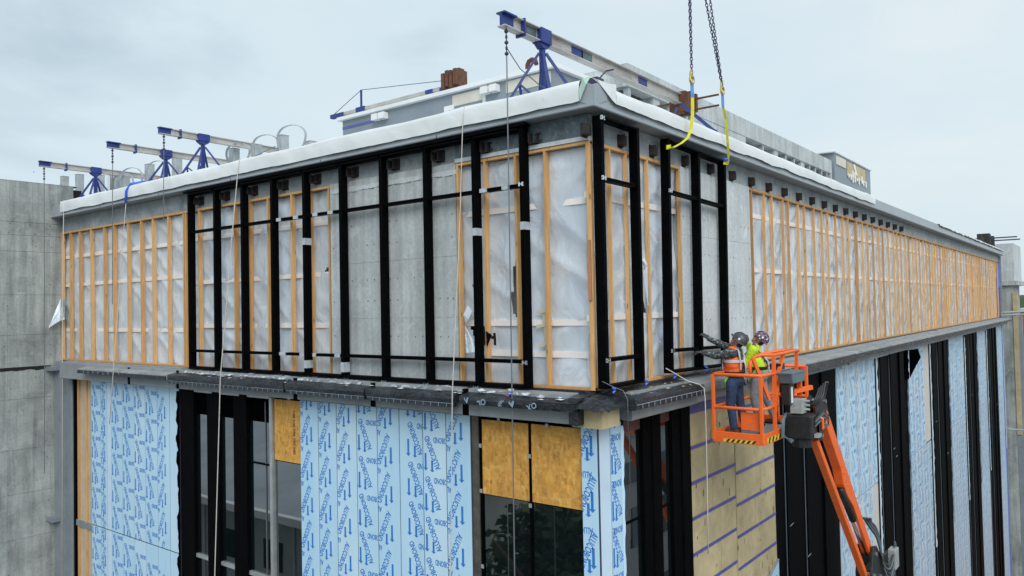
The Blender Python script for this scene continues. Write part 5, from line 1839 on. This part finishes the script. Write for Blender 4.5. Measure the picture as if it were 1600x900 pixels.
# jib arms
A0, A1 = Vector((1.9, 4.06, -.55)), Vector((1.9, 7.0, -3.78))
dv = (A1 - A0).normalized()
nv = Vector((0, -dv.z, dv.y))
if nv.z < 0:
    nv = -nv
f = MB()
prof = [(0.0, .02, -.05), (.10, .12, -.09), (.5, .14, -.10), (1.6, .135, -.105), (1.9, .13, -.20), (2.3, .13, -.19), (2.7, .125, -.10), (4.2, .115, -.09), (4.37, .05, -.06)]
top = [A0 + dv * s_ + nv * a_ for s_, a_, b_ in prof]
bot = [A0 + dv * s_ + nv * b_ for s_, a_, b_ in prof]
n = len(prof)
vs_ = []
for sx in (-.08, .08):
    vs_ += [p + Vector((sx, 0, 0)) for p in top] + [p + Vector((sx, 0, 0)) for p in bot]
fs_ = []
for k in range(n - 1):
    fs_ += [(k, k + 1, n + k + 1, n + k), (2 * n + k, 3 * n + k, 3 * n + k + 1, 2 * n + k + 1), (k, 2 * n + k, 2 * n + k + 1, k + 1), (n + k, n + k + 1, 3 * n + k + 1, 3 * n + k)]
fs_ += [(0, n, 3 * n, 2 * n), (n - 1, 3 * n - 1, 4 * n - 1, 2 * n - 1)]
f.add(vs_, fs_)
lp(f, 'jib_upper_arm', 'lift_orange', bevel=.012)
B0, B1 = Vector((1.9, 3.83, -1.04)), Vector((1.9, 6.78, -4.2))
B0 = B0 - nv * .05; B1 = B1 - nv * .03
lp(MB().bar(B0, B1, .11, .12, (1, 0, 0)), 'jib_lower_arm', 'lift_orange', bevel=.012)
C0 = A0 + dv * 2.0 - nv * .22
C1 = A1 - nv * .05
Cm = C0.lerp(C1, .45)
lp(MB().tube([C0, Cm], .065, 10), 'cylinder_body', 'lift_black', smooth=True)
lp(MB().tube([Cm, C1], .035, 10), 'cylinder_rod', 'chrome', smooth=True)
for k in (1.55, 1.75, 2.1):
    p = A0 + dv * k + nv * -.05
    lp(MB().tube([p + Vector((.081, 0, 0)), p + Vector((.095, 0, 0))], .02, 8), 'boss_bolt', 'lift_orange')
# elbow
f = MB()
for sx in (-.13, .13):
    f.prism([(6.85, -3.6), (7.1, -3.65), (7.45, -3.95), (8.1, -4.0), (8.3, -4.5), (8.2, -5.2), (7.2, -5.1), (6.7, -4.5), (6.65, -4.1)], 1.9 + sx - .025, 1.9 + sx + .025, lambda a, b, d: (d, a, b))
f.box(1.8, 2.0, 6.9, 8.1, -4.9, -4.1)
lp(f, 'elbow_plate', 'lift_black', bevel=.01)
for p_ in ((6.98, -3.78), (6.80, -4.15), (7.3, -4.3)):
    lp(MB().tube([(1.72, p_[0], p_[1]), (2.08, p_[0], p_[1])], .045, 10), 'pivot_pin', 'chrome')
lp(MB().box(2.05, 2.2, 8.0, 8.3, -4.35, -3.95), 'elbow_box', 'lift_grey', bevel=.01)
for k in range(6):
    s_ = .03 * k
    p = [A1 - dv * .9 + nv * .2 + Vector((.05 + s_, 0, 0)), A1 - dv * .5 + nv * (.24 + s_) + Vector((.1, 0, 0)), A1 - dv * .1 + nv * (.28 + s_) + Vector((.15, 0, 0)),
         Vector((2.10, 7.35 + s_, -4.0 - s_ * 2)), Vector((2.15, 7.7, -4.15 - s_ * 3.2)), Vector((2.15, 8.1, -4.0 - s_ * 2)), Vector((2.1, 8.4, -3.88)), Vector((2.05, 8.75, -4.1 - s_)), Vector((2.0, 8.9, -4.6))]
    pts = []
    for a_ in range(len(p) - 1):
        for t_ in range(3):
            q0, q1, q2, q3 = p[max(0, a_ - 1)], p[a_], p[a_ + 1], p[min(len(p) - 1, a_ + 2)]
            tt = t_ / 3
            pts.append(.5 * ((2 * q1) + (q2 - q0) * tt + (2 * q0 - 5 * q1 + 4 * q2 - q3) * tt * tt + (3 * q1 - q0 - 3 * q2 + q3) * tt ** 3))
    pts.append(p[-1])
    lp(MB().tube(pts, .017, 6), 'hose', ('hose', 'tray_grey')[k % 2], smooth=True)
for k in range(4):
    s_ = .035 * k
    lp(MB().tube([(1.9 + s_, 3.72, -.5), (1.95 + s_, 3.85, -.36 + s_ * .3), (1.95 + s_, 4.0, -.24 + s_), (1.93 + s_, 4.2, -.26 + s_), (1.9, 4.45, -.55 + s_), (1.9, 4.75, -.95)], .016, 6), 'hose', 'hose', smooth=True)
    lp(MB().tube([(1.62, 3.35 - s_, -.60), (1.60, 3.25 - s_, -.7), (1.60, 3.2 - s_, -.95), (1.68, 3.3, -1.08 + s_ * .5), (1.78, 3.45, -.95)], .013, 6), 'hose', 'tray_grey', smooth=True)
    lp(MB().tube([(2.03, 3.45, -.7 - s_), (2.1, 3.7, -.58 - s_), (2.1, 3.95, -.68 - s_), (2.08, 4.0, -.85), (2.05, 3.8, -.9 + s_)], .012, 6), 'hose', ('hose', 'tray_grey')[k % 2], smooth=True)
lp(MB().tube([(2.04, 3.60, -.66), (2.1, 3.62, -.70), (2.1, 3.62, -.86), (2.06, 3.68, -.90)], .022, 8), 'lock_handle', 'lift_orange')
lp(MB().box(2.03, 2.1, 3.38, 3.55, -.98, -.92), 'link_plate', 'lift_grey')
# main boom and chassis below the frame
lp(MB().bar((1.95, 8.1, -4.9), (2.4, 22.0, -19.8), .32, .38), 'main_boom', 'lift_orange', bevel=.02)
lp(MB().box(1.4, 3.4, 20.2, 24.6, GZ + .6, GZ + 2.2), 'chassis', 'lift_orange', bevel=.08)
for sx in (1.45, 3.35):
    for sy in (20.9, 23.9):
        w = lp(MB().tube([(sx - .16, sy, GZ + .45), (sx + .16, sy, GZ + .45)], .45, 20), 'wheel', 'lift_black')
        lp(MB().tube([(sx - .17, sy, GZ + .45), (sx + .17, sy, GZ + .45)], .22, 14), 'rim', 'lift_orange')

# ------------------------------------------------------------------ workers


def remeshed(name, mb, voxel, mat, parent, iters=4):
    m = mb.mesh(name)
    o = bpy.data.objects.new(name, m)
    COL.objects.link(o)
    r = o.modifiers.new('r', 'REMESH')
    r.mode = 'VOXEL'
    r.voxel_size = voxel
    s = o.modifiers.new('s', 'SMOOTH')
    s.iterations = iters
    s.factor = 0.5
    bpy.context.view_layer.update()
    m2 = bpy.data.meshes.new_from_object(o.evaluated_get(bpy.context.evaluated_depsgraph_get()))
    bpy.data.objects.remove(o)
    bpy.data.meshes.remove(m)
    m2.name = name
    m2.materials.clear()
    return put(name, m2, mat, parent, True)


def limb(mb, pts, rs, n=12):
    for p, r in zip(pts, rs):
        mb.ball(p, r, 12, 8)
    for i in range(len(pts) - 1):
        mb.tube([pts[i], pts[i + 1]], [rs[i], rs[i + 1]], n)


def lerp(a, b, t):
    return Vector(a).lerp(Vector(b), t)


def hand(mb, wrist, d, nrm, curl=.5, s=1.0, thumb=1):
    """palm with five fingers; d = finger direction, nrm = palm normal (curl towards it)"""
    w, d, nrm = Vector(wrist), Vector(d).normalized(), Vector(nrm)
    nrm = (nrm - d * nrm.dot(d)).normalized()
    side = d.cross(nrm) * thumb
    rot = Matrix((side, d, nrm)).transposed()
    mb.ball(w + d * .05 * s, (.042 * s, .054 * s, .019 * s), 12, 8, rot)
    limb(mb, [w - d * .02, w + d * .02 * s], [.027 * s, .026 * s])
    for k, (ln, off_) in enumerate(((.072, .030), (.082, .010), (.076, -.011), (.058, -.030))):
        p = w + d * .092 * s + side * off_ * s
        dirv = d.copy()
        ax = d.cross(nrm).normalized()
        pts = [w + d * .06 * s + side * off_ * s, p]
        for j, fr in enumerate((.45, .32, .25)):
            dirv = (Matrix.Rotation(curl * (.5 + .35 * j), 3, ax) @ dirv).normalized()
            p = p + dirv * ln * fr * s
            pts.append(p)
        limb(mb, pts, [.010 * s, .0105 * s, .0098 * s, .009 * s, .008 * s], 8)
    p = w + d * .028 * s + side * .034 * s
    d2 = (d * .65 + side * .75 + nrm * .2).normalized()
    pts = [p, p + d2 * .035 * s, p + d2 * .035 * s + (d + nrm * .5 + side * .15).normalized() * .05 * s]
    limb(mb, pts, [.014 * s, .0125 * s, .010 * s], 8)


def worker(label, O, yaw, P, mats, voxel=.0075):
    """P: pose dictionary in local (forward, left, up)"""
    O = Vector(O)
    fwd_ = Vector((math.cos(yaw), math.sin(yaw), 0))
    lft = Vector((-math.sin(yaw), math.cos(yaw), 0))

    def T(p):
        return fwd_ * p[0] + lft * p[1] + Vector((0, 0, p[2]))

    def WL(p):
        return Vector(p) - O
    t = thing('person', label, 'person', O)
    hip, chest, neck, head = T(P['hip']), T(P['chest']), T(P['neck']), T(P['head'])
    shL, shR = T(P['shL']), T(P['shR'])
    elL, elR, wrL, wrR = (WL(P[k]) for k in ('elL', 'elR', 'wrL', 'wrR'))
    rotb = Matrix((fwd_, lft, Vector((0, 0, 1)))).transposed()
    a = P['look']
    fd = T((math.cos(a), 0, math.sin(a)))
    cd = T((-math.sin(a), 0, math.cos(a)))
    Hm = Matrix((fd, lft, cd)).transposed()

    def H(x, y, z):
        return head + Hm @ Vector((x, y, z))
    legs = {}
    for s_ in ('L', 'R'):
        legs[s_] = [T(P['hp' + s_]), T(P['kn' + s_]), T(P['an' + s_])]

    # ---- body: one continuous surface
    mb = MB()
    mb.ball(H(-.008, 0, .025), (.098, .078, .112), 16, 12, Hm)
    mb.ball(H(.030, 0, -.055), (.062, .058, .068), 14, 10, Hm)
    mb.ball(H(.072, 0, -.095), (.022, .028, .020), 10, 8, Hm)
    mb.ball(H(.100, 0, -.012), (.017, .014, .026), 10, 8, Hm)
    mb.ball(H(.080, 0, .030), (.018, .050, .014), 10, 8, Hm)
    mb.ball(H(.083, 0, -.058), (.016, .026, .012), 10, 8, Hm)
    for s_ in (-1, 1):
        mb.ball(H(-.005, s_ * .078, -.005), (.022, .010, .032), 8, 6, Hm)
        mb.ball(H(.062, s_ * .034, -.022), (.022, .020, .018), 8, 6, Hm)
    limb(mb, [neck, head + Hm @ Vector((-.025, 0, -.06))], [.058, .054])
    mb.ball(chest, (.10, .15, .20), 16, 12, rotb)
    mb.ball(hip, (.10, .14, .13), 16, 12, rotb)
    limb(mb, [hip, chest, neck], [.115, .115, .075])
    limb(mb, [chest + Vector((0, 0, .10)), shL, elL, wrL], [.07, .058, .043, .029])
    limb(mb, [chest + Vector((0, 0, .10)), shR, elR, wrR], [.07, .058, .043, .029])
    for s_ in ('L', 'R'):
        limb(mb, legs[s_], [.080, .052, .038])
    hl = P['handL']
    hr = P['handR']
    hand(mb, wrL, hl[0], hl[1], hl[2], 1.0, 1)
    hand(mb, wrR, hr[0], hr[1], hr[2], 1.0, -1)
    remeshed('body', mb, voxel, 'skin', t, 3)
    # eyes, mouth line
    for s_ in (-1, 1):
        q = MB(); q.ball(H(.079, s_ * .032, .006), .011, 8, 6); q.build('eye', 'harness_black', t, True)
    q = MB(); q.bar(H(.0985, -.022, -.058), H(.0985, .022, -.058), .004, .004); q.build('mouth', 'maroon', t)
    # gloves
    for s_, wr, hh, th in (('L', wrL, hl, 1), ('R', wrR, hr, -1)):
        q = MB(); hand(q, wr, hh[0], hh[1], hh[2], 1.14, th)
        remeshed('glove', q, .0055, mats['glove'], t, 2)
    # shirt
    q = MB()
    q.ball(chest, (.125, .175, .215), 16, 12, rotb)
    limb(q, [hip + Vector((0, 0, .06)), chest, neck - Vector((0, 0, .02))], [.145, .14, .085])
    limb(q, [lerp(chest, neck, .5), shL, elL, lerp(elL, wrL, .93)], [.09, .078, .062, .046])
    limb(q, [lerp(chest, neck, .5), shR, elR, lerp(elR, wrR, .93)], [.09, .078, .062, .046])
    remeshed('shirt', q, .012, mats['shirt'], t, 4)
    # collar
    q = MB(); q.tube([neck + Vector((0, 0, -.02)), neck + Vector((0, 0, .025))], [.078, .068], 14); q.build('collar', mats['shirt'], t, True)
    if mats.get('vest'):
        q = MB()
        q.ball(chest + Vector((0, 0, -.03)), (.150, .190, .20), 16, 12, rotb)
        limb(q, [hip + Vector((0, 0, .10)), chest - Vector((0, 0, .05))], [.165, .160])
        for sh in (shL, shR):
            limb(q, [lerp(chest, sh, .62) + Vector((0, 0, .10)), lerp(chest, neck, .3) + (sh - chest) * .45 - Vector((0, 0, .02))], [.072, .07])
        remeshed('vest', q, .012, mats['vest'], t, 4)
        # reflective bands: one round the waist, one over each shoulder
        for hz in (.17, -.06):
            c = lerp(hip, chest, .5) + Vector((0, 0, hz - .02))
            ring = [c + fwd_ * .172 * math.cos(k) + lft * .19 * math.sin(k) for k in np.linspace(0, 2 * math.pi, 25)]
            q = MB(); q.ribbon(ring, (0, 0, .045), .008); q.build('reflective_band', 'reflective', t)
        for s_, sh in ((1, shL), (-1, shR)):
            o_ = (sh - lerp(chest, neck, .5)) * .52
            q = MB(); q.ribbon([chest + o_ + fwd_ * .155 - Vector((0, 0, .16)), chest + o_ + fwd_ * .15, lerp(chest, neck, .75) + o_ + fwd_ * .08 + Vector((0, 0, .02)), lerp(chest, neck, .8) + o_ + Vector((0, 0, .055)), lerp(chest, neck, .7) + o_ - fwd_ * .09 + Vector((0, 0, .02)), chest + o_ - fwd_ * .155, chest + o_ - fwd_ * .16 - Vector((0, 0, .16))], lft * .045, .01)
            q.build('reflective_band', 'reflective', t)
    # trousers
    q = MB()
    q.ball(hip + Vector((0, 0, -.02)), (.135, .165, .13), 16, 12, rotb)
    q.ball(hip - fwd_ * .05 + Vector((0, 0, -.06)), (.11, .15, .11), 14, 10, rotb)
    for s_ in ('L', 'R'):
        h_, k_, a_ = legs[s_]
        limb(q, [lerp(hip, h_, .6), lerp(h_, k_, .15), k_, lerp(k_, a_, .45), lerp(k_, a_, .93)], [.115, .100, .074, .070, .066])
    remeshed('trousers', q, .012, mats['trousers'], t, 4)
    q = MB()
    q.tube([hip + Vector((0, 0, .055)), hip + Vector((0, 0, .10))], .158, 18)
    q.build('belt', 'harness_black', t, True)
    # boots
    for s_ in ('L', 'R'):
        an = legs[s_][2]
        toe = T(P['toe' + s_])
        q = MB()
        limb(q, [an + Vector((0, 0, .09)), an], [.058, .052])
        d_ = toe.copy(); d_.z = 0; d_.normalize()
        base = Vector((an.x, an.y, .042))
        limb(q, [base - d_ * .05, base + d_ * .06, base + d_ * .15], [.044, .046, .040])
        remeshed('boot', q, .010, 'boot_brown', t, 3)
        q = MB(); pr = Vector((-d_.y, d_.x, 0))
        pl = [base - d_ * .10 - pr * .035, base - d_ * .10 + pr * .035, base + d_ * .05 + pr * .05, base + d_ * .17 + pr * .038, base + d_ * .20, base + d_ * .17 - pr * .038, base + d_ * .05 - pr * .05]
        q.add([(p.x, p.y, 0.001) for p in pl] + [(p.x, p.y, .028) for p in pl], [tuple(range(7))[::-1], tuple(range(7, 14))] + [(i, (i + 1) % 7, (i + 1) % 7 + 7, i + 7) for i in range(7)])
        q.build('boot_sole', 'harness_black', t)
    # hard hat: dome, ridge and brim
    q = MB()
    nu, nv_ = 22, 8
    for j in range(nv_ + 1):
        th = math.pi / 2 * j / nv_
        for i in range(nu):
            ph = 2 * math.pi * i / nu
            q.v.append(tuple(H(-.008 + .128 * math.cos(th) * math.cos(ph), .108 * math.cos(th) * math.sin(ph), .045 + .125 * math.sin(th))))
    for j in range(nv_):
        for i in range(nu):
            q.f.append((j * nu + i, j * nu + (i + 1) % nu, (j + 1) * nu + (i + 1) % nu, (j + 1) * nu + i))
    o = len(q.v)
    for rx, ry, z in ((.126, .106, .046), (.148, .120, .036), (.148, .120, .030), (.124, .104, .036)):
        for i in range(nu):
            ph = 2 * math.pi * i / nu
            ex = .03 * max(0, math.cos(ph)) ** 2 if rx > .13 else 0
            q.v.append(tuple(H(-.008 + (rx + ex) * math.cos(ph), ry * math.sin(ph), z)))
    for j in range(3):
        for i in range(nu):
            q.f.append((o + j * nu + i, o + (j + 1) * nu + i, o + (j + 1) * nu + (i + 1) % nu, o + j * nu + (i + 1) % nu))
    hat = q.build('hard_hat', mats['hat'], t, True)
    q = MB(); q.ribbon([H(-.008 + .133 * math.cos(k), 0, .045 + .130 * math.sin(k)) for k in np.linspace(.15, math.pi - .15, 12)], lft * .03, .012); q.build('hat_ridge', mats['hat'], hat, True)
    q = MB(); q.disc(H(-.02, -.110, .085), Hm @ Vector((0, -1, .35)), .02, .012, 12); q.disc(H(-.02, .110, .085), Hm @ Vector((0, 1, .35)), .02, .012, 12); q.build('hat_sticker', 'white_plastic', hat)
    # hair at the back of the neck and chin strap
    q = MB(); q.ball(H(-.055, 0, -.015), (.055, .074, .062), 12, 8, Hm); q.build('hair', 'harness_black', t, True)
    q = MB(); q.tube([H(.0, .085, .035), H(.035, .066, -.06), H(.055, 0, -.118), H(.035, -.066, -.06), H(.0, -.085, .035)], .005, 5); q.build('chin_strap', 'harness_black', t)
    # harness
    for s_, sh in ((1, shL), (-1, shR)):
        o_ = (sh - lerp(chest, neck, .5)) * .62
        q = MB(); q.ribbon([hip + lft * s_ * .10 + fwd_ * .17 + Vector((0, 0, .12)), chest + o_ * .7 + fwd_ * .165, lerp(chest, neck, .8) + o_ + Vector((0, 0, .06)), chest + o_ * .3 - fwd_ * .165 + Vector((0, 0, .02)), hip - lft * s_ * .06 - fwd_ * .17 + Vector((0, 0, .12))], lft * .04, .012)
        q.build('harness_strap', 'harness_black', t)
        q = MB(); q.ribbon([hip + lft * s_ * .17 + Vector((0, 0, .10)), hip + lft * s_ * .165 + fwd_ * .10 - Vector((0, 0, .06)), hip + lft * s_ * .08 + fwd_ * .155 - Vector((0, 0, .16))], Vector((0, 0, .04)) + fwd_ * .01, .012)
        q.build('leg_strap', 'harness_green', t)
    q = MB(); c = lerp(hip, chest, .35)
    q.ribbon([c + fwd_ * .178 * math.cos(k) + lft * .185 * math.sin(k) for k in np.linspace(0, 2 * math.pi, 25)], (0, 0, .035), .01); q.build('harness_belt', 'harness_black', t)
    q = MB(); q.tube([c - lft * .19, c - lft * .2 - fwd_ * .1 - Vector((0, 0, .12)), c - fwd_ * .2 - Vector((0, 0, .18)), c - fwd_ * .2 + Vector((0, 0, .1)), chest - fwd_ * .17 + Vector((0, 0, .08))], .012, 6); q.build('lanyard', 'reflective', t, True)
    return t


Y1 = rad(180)
worker('person in orange vest, camouflage sleeves, dark hard hat and jeans reaching to the frame', (.85, 3.05, -.958), Y1, dict(
    hip=(.0, 0, .93), chest=(.0, 0, 1.20), neck=(-.05, 0, 1.405), head=(-.075, 0, 1.535), look=rad(42),
    shL=(-.02, .185, 1.36), shR=(-.02, -.185, 1.36), elL=(.62, 2.83, .345), elR=(.585, 3.27, .50), wrL=(.375, 2.86, .40), wrR=(.335, 3.20, .62),
    handL=((-1, .05, .02), (0, 0, -1), .75), handR=((-.75, .12, .55), (-.5, .3, -.5), .55),
    hpL=(0, .095, .88), hpR=(0, -.095, .88), knL=(.03, .11, .49), knR=(-.04, -.12, .49), anL=(-.02, .12, .09), anR=(-.12, -.13, .09), toeL=(1, .15, 0), toeR=(1, -.2, 0)),
    dict(shirt='camouflage', vest='vest_orange', trousers='denim', hat='hat_grey', glove='glove_dark'))
worker('person in lime shirt, sticker covered hard hat and grey trousers in the basket', (.86, 4.22, -.958), rad(192), dict(
    hip=(.02, 0, .93), chest=(.12, 0, 1.19), neck=(.06, 0, 1.40), head=(.0, 0, 1.515), look=rad(48),
    shL=(.09, .185, 1.35), shR=(.09, -.18, 1.35), elL=(.66, 4.0, .10), elR=(.60, 4.50, .22), wrL=(.62, 4.06, -.10), wrR=(.60, 4.33, .52),
    handL=((-.2, .1, -1), (0, 1, 0), .7), handR=((-.1, -.35, .9), (-.2, -1, 0), 1.1),
    hpL=(.02, .095, .88), hpR=(.02, -.095, .88), knL=(.10, .13, .50), knR=(-.06, -.13, .50), anL=(.02, .14, .09), anR=(-.22, -.13, .09), toeL=(1, .1, 0), toeR=(1, -.2, 0)),
    dict(shirt='shirt_lime', vest=None, trousers='grey_trousers', hat='hat_stickers', glove='glove_dark'))

# ------------------------------------------------------------------ beyond the far end of the long facade
EW = thing('end_building', 'grey concrete end block beyond the long timber bay', 'building', (0, 55, GZ))
off = Vector(EW.location)
pp('wall', 'concrete_dark', EW, off, -4.0, 0.45, 52.8, 58, GZ, 4.3)
pp('upper_wall', 'concrete_light', EW, off, -3.9, 0.62, 52.7, 57.9, 2.4, 4.95)
pp('ledge', 'concrete', EW, off, -3.9, 0.80, 52.6, 58, 2.1, 2.4)
pp('tan_panel', 'wool', EW, off, .46, .75, 52.75, 53.2, -8.0, 1.6)
pp('grey_panel', 'grey_steel', EW, off, .46, .95, 52.8, 53.3, GZ, .0)
BK = thing('brick_annex', 'low orange brick annex at the foot of the far end block', 'building', (3, 60, GZ))
off = Vector(BK.location)
pp('wall', 'brick_orange', BK, off, .7, 6, 58.5, 62, GZ, -13.2)
pp('roof', 'grey_steel', BK, off, .6, 6.1, 58.4, 62.1, -13.2, -12.9)
for k in range(3):
    pp('window', 'window_glass', BK, off, 1.0 + k * 1.6, 2.0 + k * 1.6, 58.43, 58.6, -15.5, -14.2)
for z_ in (.30, .12):
    q = MB(); q.tube([(.1, 49.6, z_), (8, 49.6, z_ + .35)], .06, 8)
    tag(q.build('scaffold_tube', 'galvanised'), 'steel scaffold tube sticking out past the far end of the facade', 'scaffold tube', 'scaffold tubes at the far end')
q = MB(); q.tube([(.15, 50.2, -7.3), (8, 50.2, -7.25)], .06, 8); tag(q.build('scaffold_tube', 'galvanised'), 'steel scaffold tube low down at the far end of the facade', 'scaffold tube')
BR = thing('brick_building', 'small orange brick building beyond the far end', 'building', (8, 96, GZ))
off = Vector(BR.location)
pp('wall', 'brick_orange', BR, off, -2.6, 9, 92, 104, GZ, -.3)
pp('roof', 'shed_roof', BR, off, -2.8, 9.2, 91.8, 104.2, -.3, .05)
for k in range(4):
    pp('window', 'window_glass', BR, off, -1.9 + k * 2.6, -.5 + k * 2.6, 91.93, 92.1, -2.9, -1.2)
    pp('window', 'window_glass', BR, off, -1.9 + k * 2.6, -.5 + k * 2.6, 91.93, 92.1, -6.2, -4.6)

# ------------------------------------------------------------------ trees


def tree_mesh(seed, h, rx, n):
    rr = random.Random(seed)
    q = MB()
    cl = [(rr.gauss(0, .42) * rx, rr.gauss(0, .42) * rx, h * (.62 + rr.gauss(0, .15)), rr.uniform(.22, .4) * rx) for _ in range(26)]
    for _ in range(n):
        cx, cy, cz, cr_ = rr.choice(cl)
        v = Vector((rr.gauss(0, 1), rr.gauss(0, 1), rr.gauss(0, 1))).normalized() * cr_ * rr.uniform(.6, 1.1)
        p = Vector((cx, cy, cz)) + v
        s_ = rr.uniform(.10, .22)
        a = Vector((rr.gauss(0, 1), rr.gauss(0, 1), rr.gauss(0, .5))).normalized() * s_
        b = a.cross(Vector((rr.gauss(0, 1), rr.gauss(0, 1), rr.gauss(0, 1)))).normalized() * s_ * .6
        o = len(q.v)
        q.v += [tuple(p - a), tuple(p + b), tuple(p + a), tuple(p - b)]
        q.f.append((o, o + 1, o + 2, o + 3))
    tk = MB()
    tk.tube([(0, 0, 0), (.05, 0, h * .3), (0, .08, h * .6), (0, 0, h * .85)], [h * .03, h * .024, h * .016, h * .006], 8)
    for k in range(7):
        a = k * 2.4
        tk.tube([(0, 0, h * (.3 + .06 * k)), (math.cos(a) * rx * .3, math.sin(a) * rx * .3, h * (.45 + .05 * k)), (math.cos(a) * rx * .6, math.sin(a) * rx * .6, h * (.55 + .05 * k))], [h * .012, h * .008, h * .003], 6)
    cm, tm = q.mesh('crown'), tk.mesh('trunk')
    cm.materials.append(MATS['leaf'])
    tm.materials.append(MATS['bark'])
    return cm, tm


TM = [tree_mesh(1, 9.5, 3.0, 6500), tree_mesh(2, 8.0, 3.2, 6000)]


def tree(x, y, k, s_, rz, label, group):
    t = thing('tree', label, 'tree', (x, y, GZ), group)
    t.scale = (s_, s_, s_)
    t.rotation_euler = (0, 0, rz)
    for nm, m in (('crown', TM[k][0]), ('trunk', TM[k][1])):
        o = bpy.data.objects.new(nm, m)
        COL.objects.link(o)
        o.parent = t


for i, (x, y, k, s_) in enumerate(((-6.5, -12.5, 0, 1.75), (-11, -15.5, 1, 2.0), (-5.0, -18.5, 1, 2.0), (-13.5, -21.5, 0, 1.9), (-8.5, -20.0, 0, 1.8), (-1.0, -23, 1, 2.0))):
    tree(x, y, k, s_, i * 1.3, 'dark leafy tree across the street from the boarded window', 'street trees mirrored in the boarded window')
for i, (x, y, k, s_) in enumerate(((1.2, 78, 0, 1.55), (4.5, 74, 1, 1.6), (-2.5, 140, 1, 2.4), (4, 150, 0, 2.2))):
    tree(x, y, k, s_, i * 1.7, 'green tree beyond the far end of the long facade', 'trees beyond the far end')

# buildings across the street, seen as reflections in the glass
SH = thing('grey_shed', 'low grey hall with shallow roof across the street, mirrored in the fin window', 'building', (-44, -24, GZ))
off = Vector(SH.location)
pp('wall', 'shed_wall', SH, off, -62, -22, -34, -13, GZ, -8.2)
q = MB()
n = 10
for i in range(n + 1):
    y_ = -35 + 23 * i / n
    z_ = -8.2 + 1.9 * math.sin(math.pi * i / n)
    q.v += [(-63, y_, z_), (-21, y_, z_)]
for i in range(n):
    q.f.append((2 * i, 2 * i + 1, 2 * i + 3, 2 * i + 2))
q.f.append(tuple(range(0, 2 * n + 2, 2)))
q.f.append(tuple(range(1, 2 * n + 3, 2))[::-1])
o = q.build('roof', 'shed_roof', SH); o.location = -off
pp('eaves', 'hall_white', SH, off, -63.1, -20.9, -12.2, -11.9, -8.4, -8.05)
for k in range(10):
    pp('wall_vent', 'black_wall', SH, off, -58.5 + k * 3.9, -57 + k * 3.9, -13.0, -12.95, -11.2, -9.8)
    o = pp('wall_rib', 'shed_roof', SH, off, -60 + k * 3.9, -59.85 + k * 3.9, -13.0, -12.92, GZ, -8.3)
q = MB(); q.add([(-60, -12, GZ + .012), (-18, -12, GZ + .012), (-16, -5, GZ + .012), (-60, -5, GZ + .012)], [(0, 1, 2, 3)])
tag(q.build('pavement', 'sandy_path'), None, None, kind='structure')
HL = thing('white_hall', 'white flat roofed shop with a NASH sign across the street', 'building', (16, 24, GZ))
off = Vector(HL.location)
pp('wall', 'hall_white', HL, off, 13, 24, 12, 36, GZ, -5.2)
pp('parapet', 'pent_cream', HL, off, 12.9, 24.1, 11.9, 36.1, -5.2, -4.0)
sg = pp('sign_band', 'ledge_grey', HL, off, 12.86, 12.99, 14, 34, -7.4, -6.4)
P2 = Print2D()
P2.put(text2d('NASH H'), -21.5, -6.9, .75, 0)
P2.build('sign_lettering', 'black_frame', sg, lambda u, v, d: (12.85 - d, -u, v), .004, (-34, -14, -7.4, -6.4))
for k in range(6):
    for z_ in (-10.6, -14.6, -18.6):
        pp('shop_window', 'window_glass', HL, off, 12.95, 13.05, 14 + k * 3.3, 16.2 + k * 3.3, z_, z_ + 1.9)


def car(x, y, mat, label):
    t = thing('parked_car', label, 'car', (x, y, GZ))
    prof = [(-2.1, .35), (-2.15, .75), (-1.5, .95), (-.9, 1.42), (.7, 1.45), (1.4, 1.0), (2.1, .85), (2.15, .35)]
    MB().prism(prof, -.85, .85, lambda a, b, d: (d, a, b)).build('body', mat, t, False, .06)
    MB().prism([(-1.35, 1.0), (-.85, 1.36), (.65, 1.38), (1.25, 1.0)], -.865, .865, lambda a, b, d: (d, a, b)).build('side_window', 'window_glass', t)
    for sx in (-.8, .8):
        for sy in (-1.35, 1.35):
            w = MB().tube([(sx - .1, sy, .33), (sx + .1, sy, .33)], .33, 16).build('wheel', 'lift_black', t)
            MB().tube([(sx - .11, sy, .33), (sx + .11, sy, .33)], .18, 12).build('rim', 'lift_grey', w)
    return t


car(9.5, 16, 'car_blue', 'dark blue car parked in front of the white shop')
car(9.6, 22.5, 'hall_white', 'white car parked in front of the white shop')
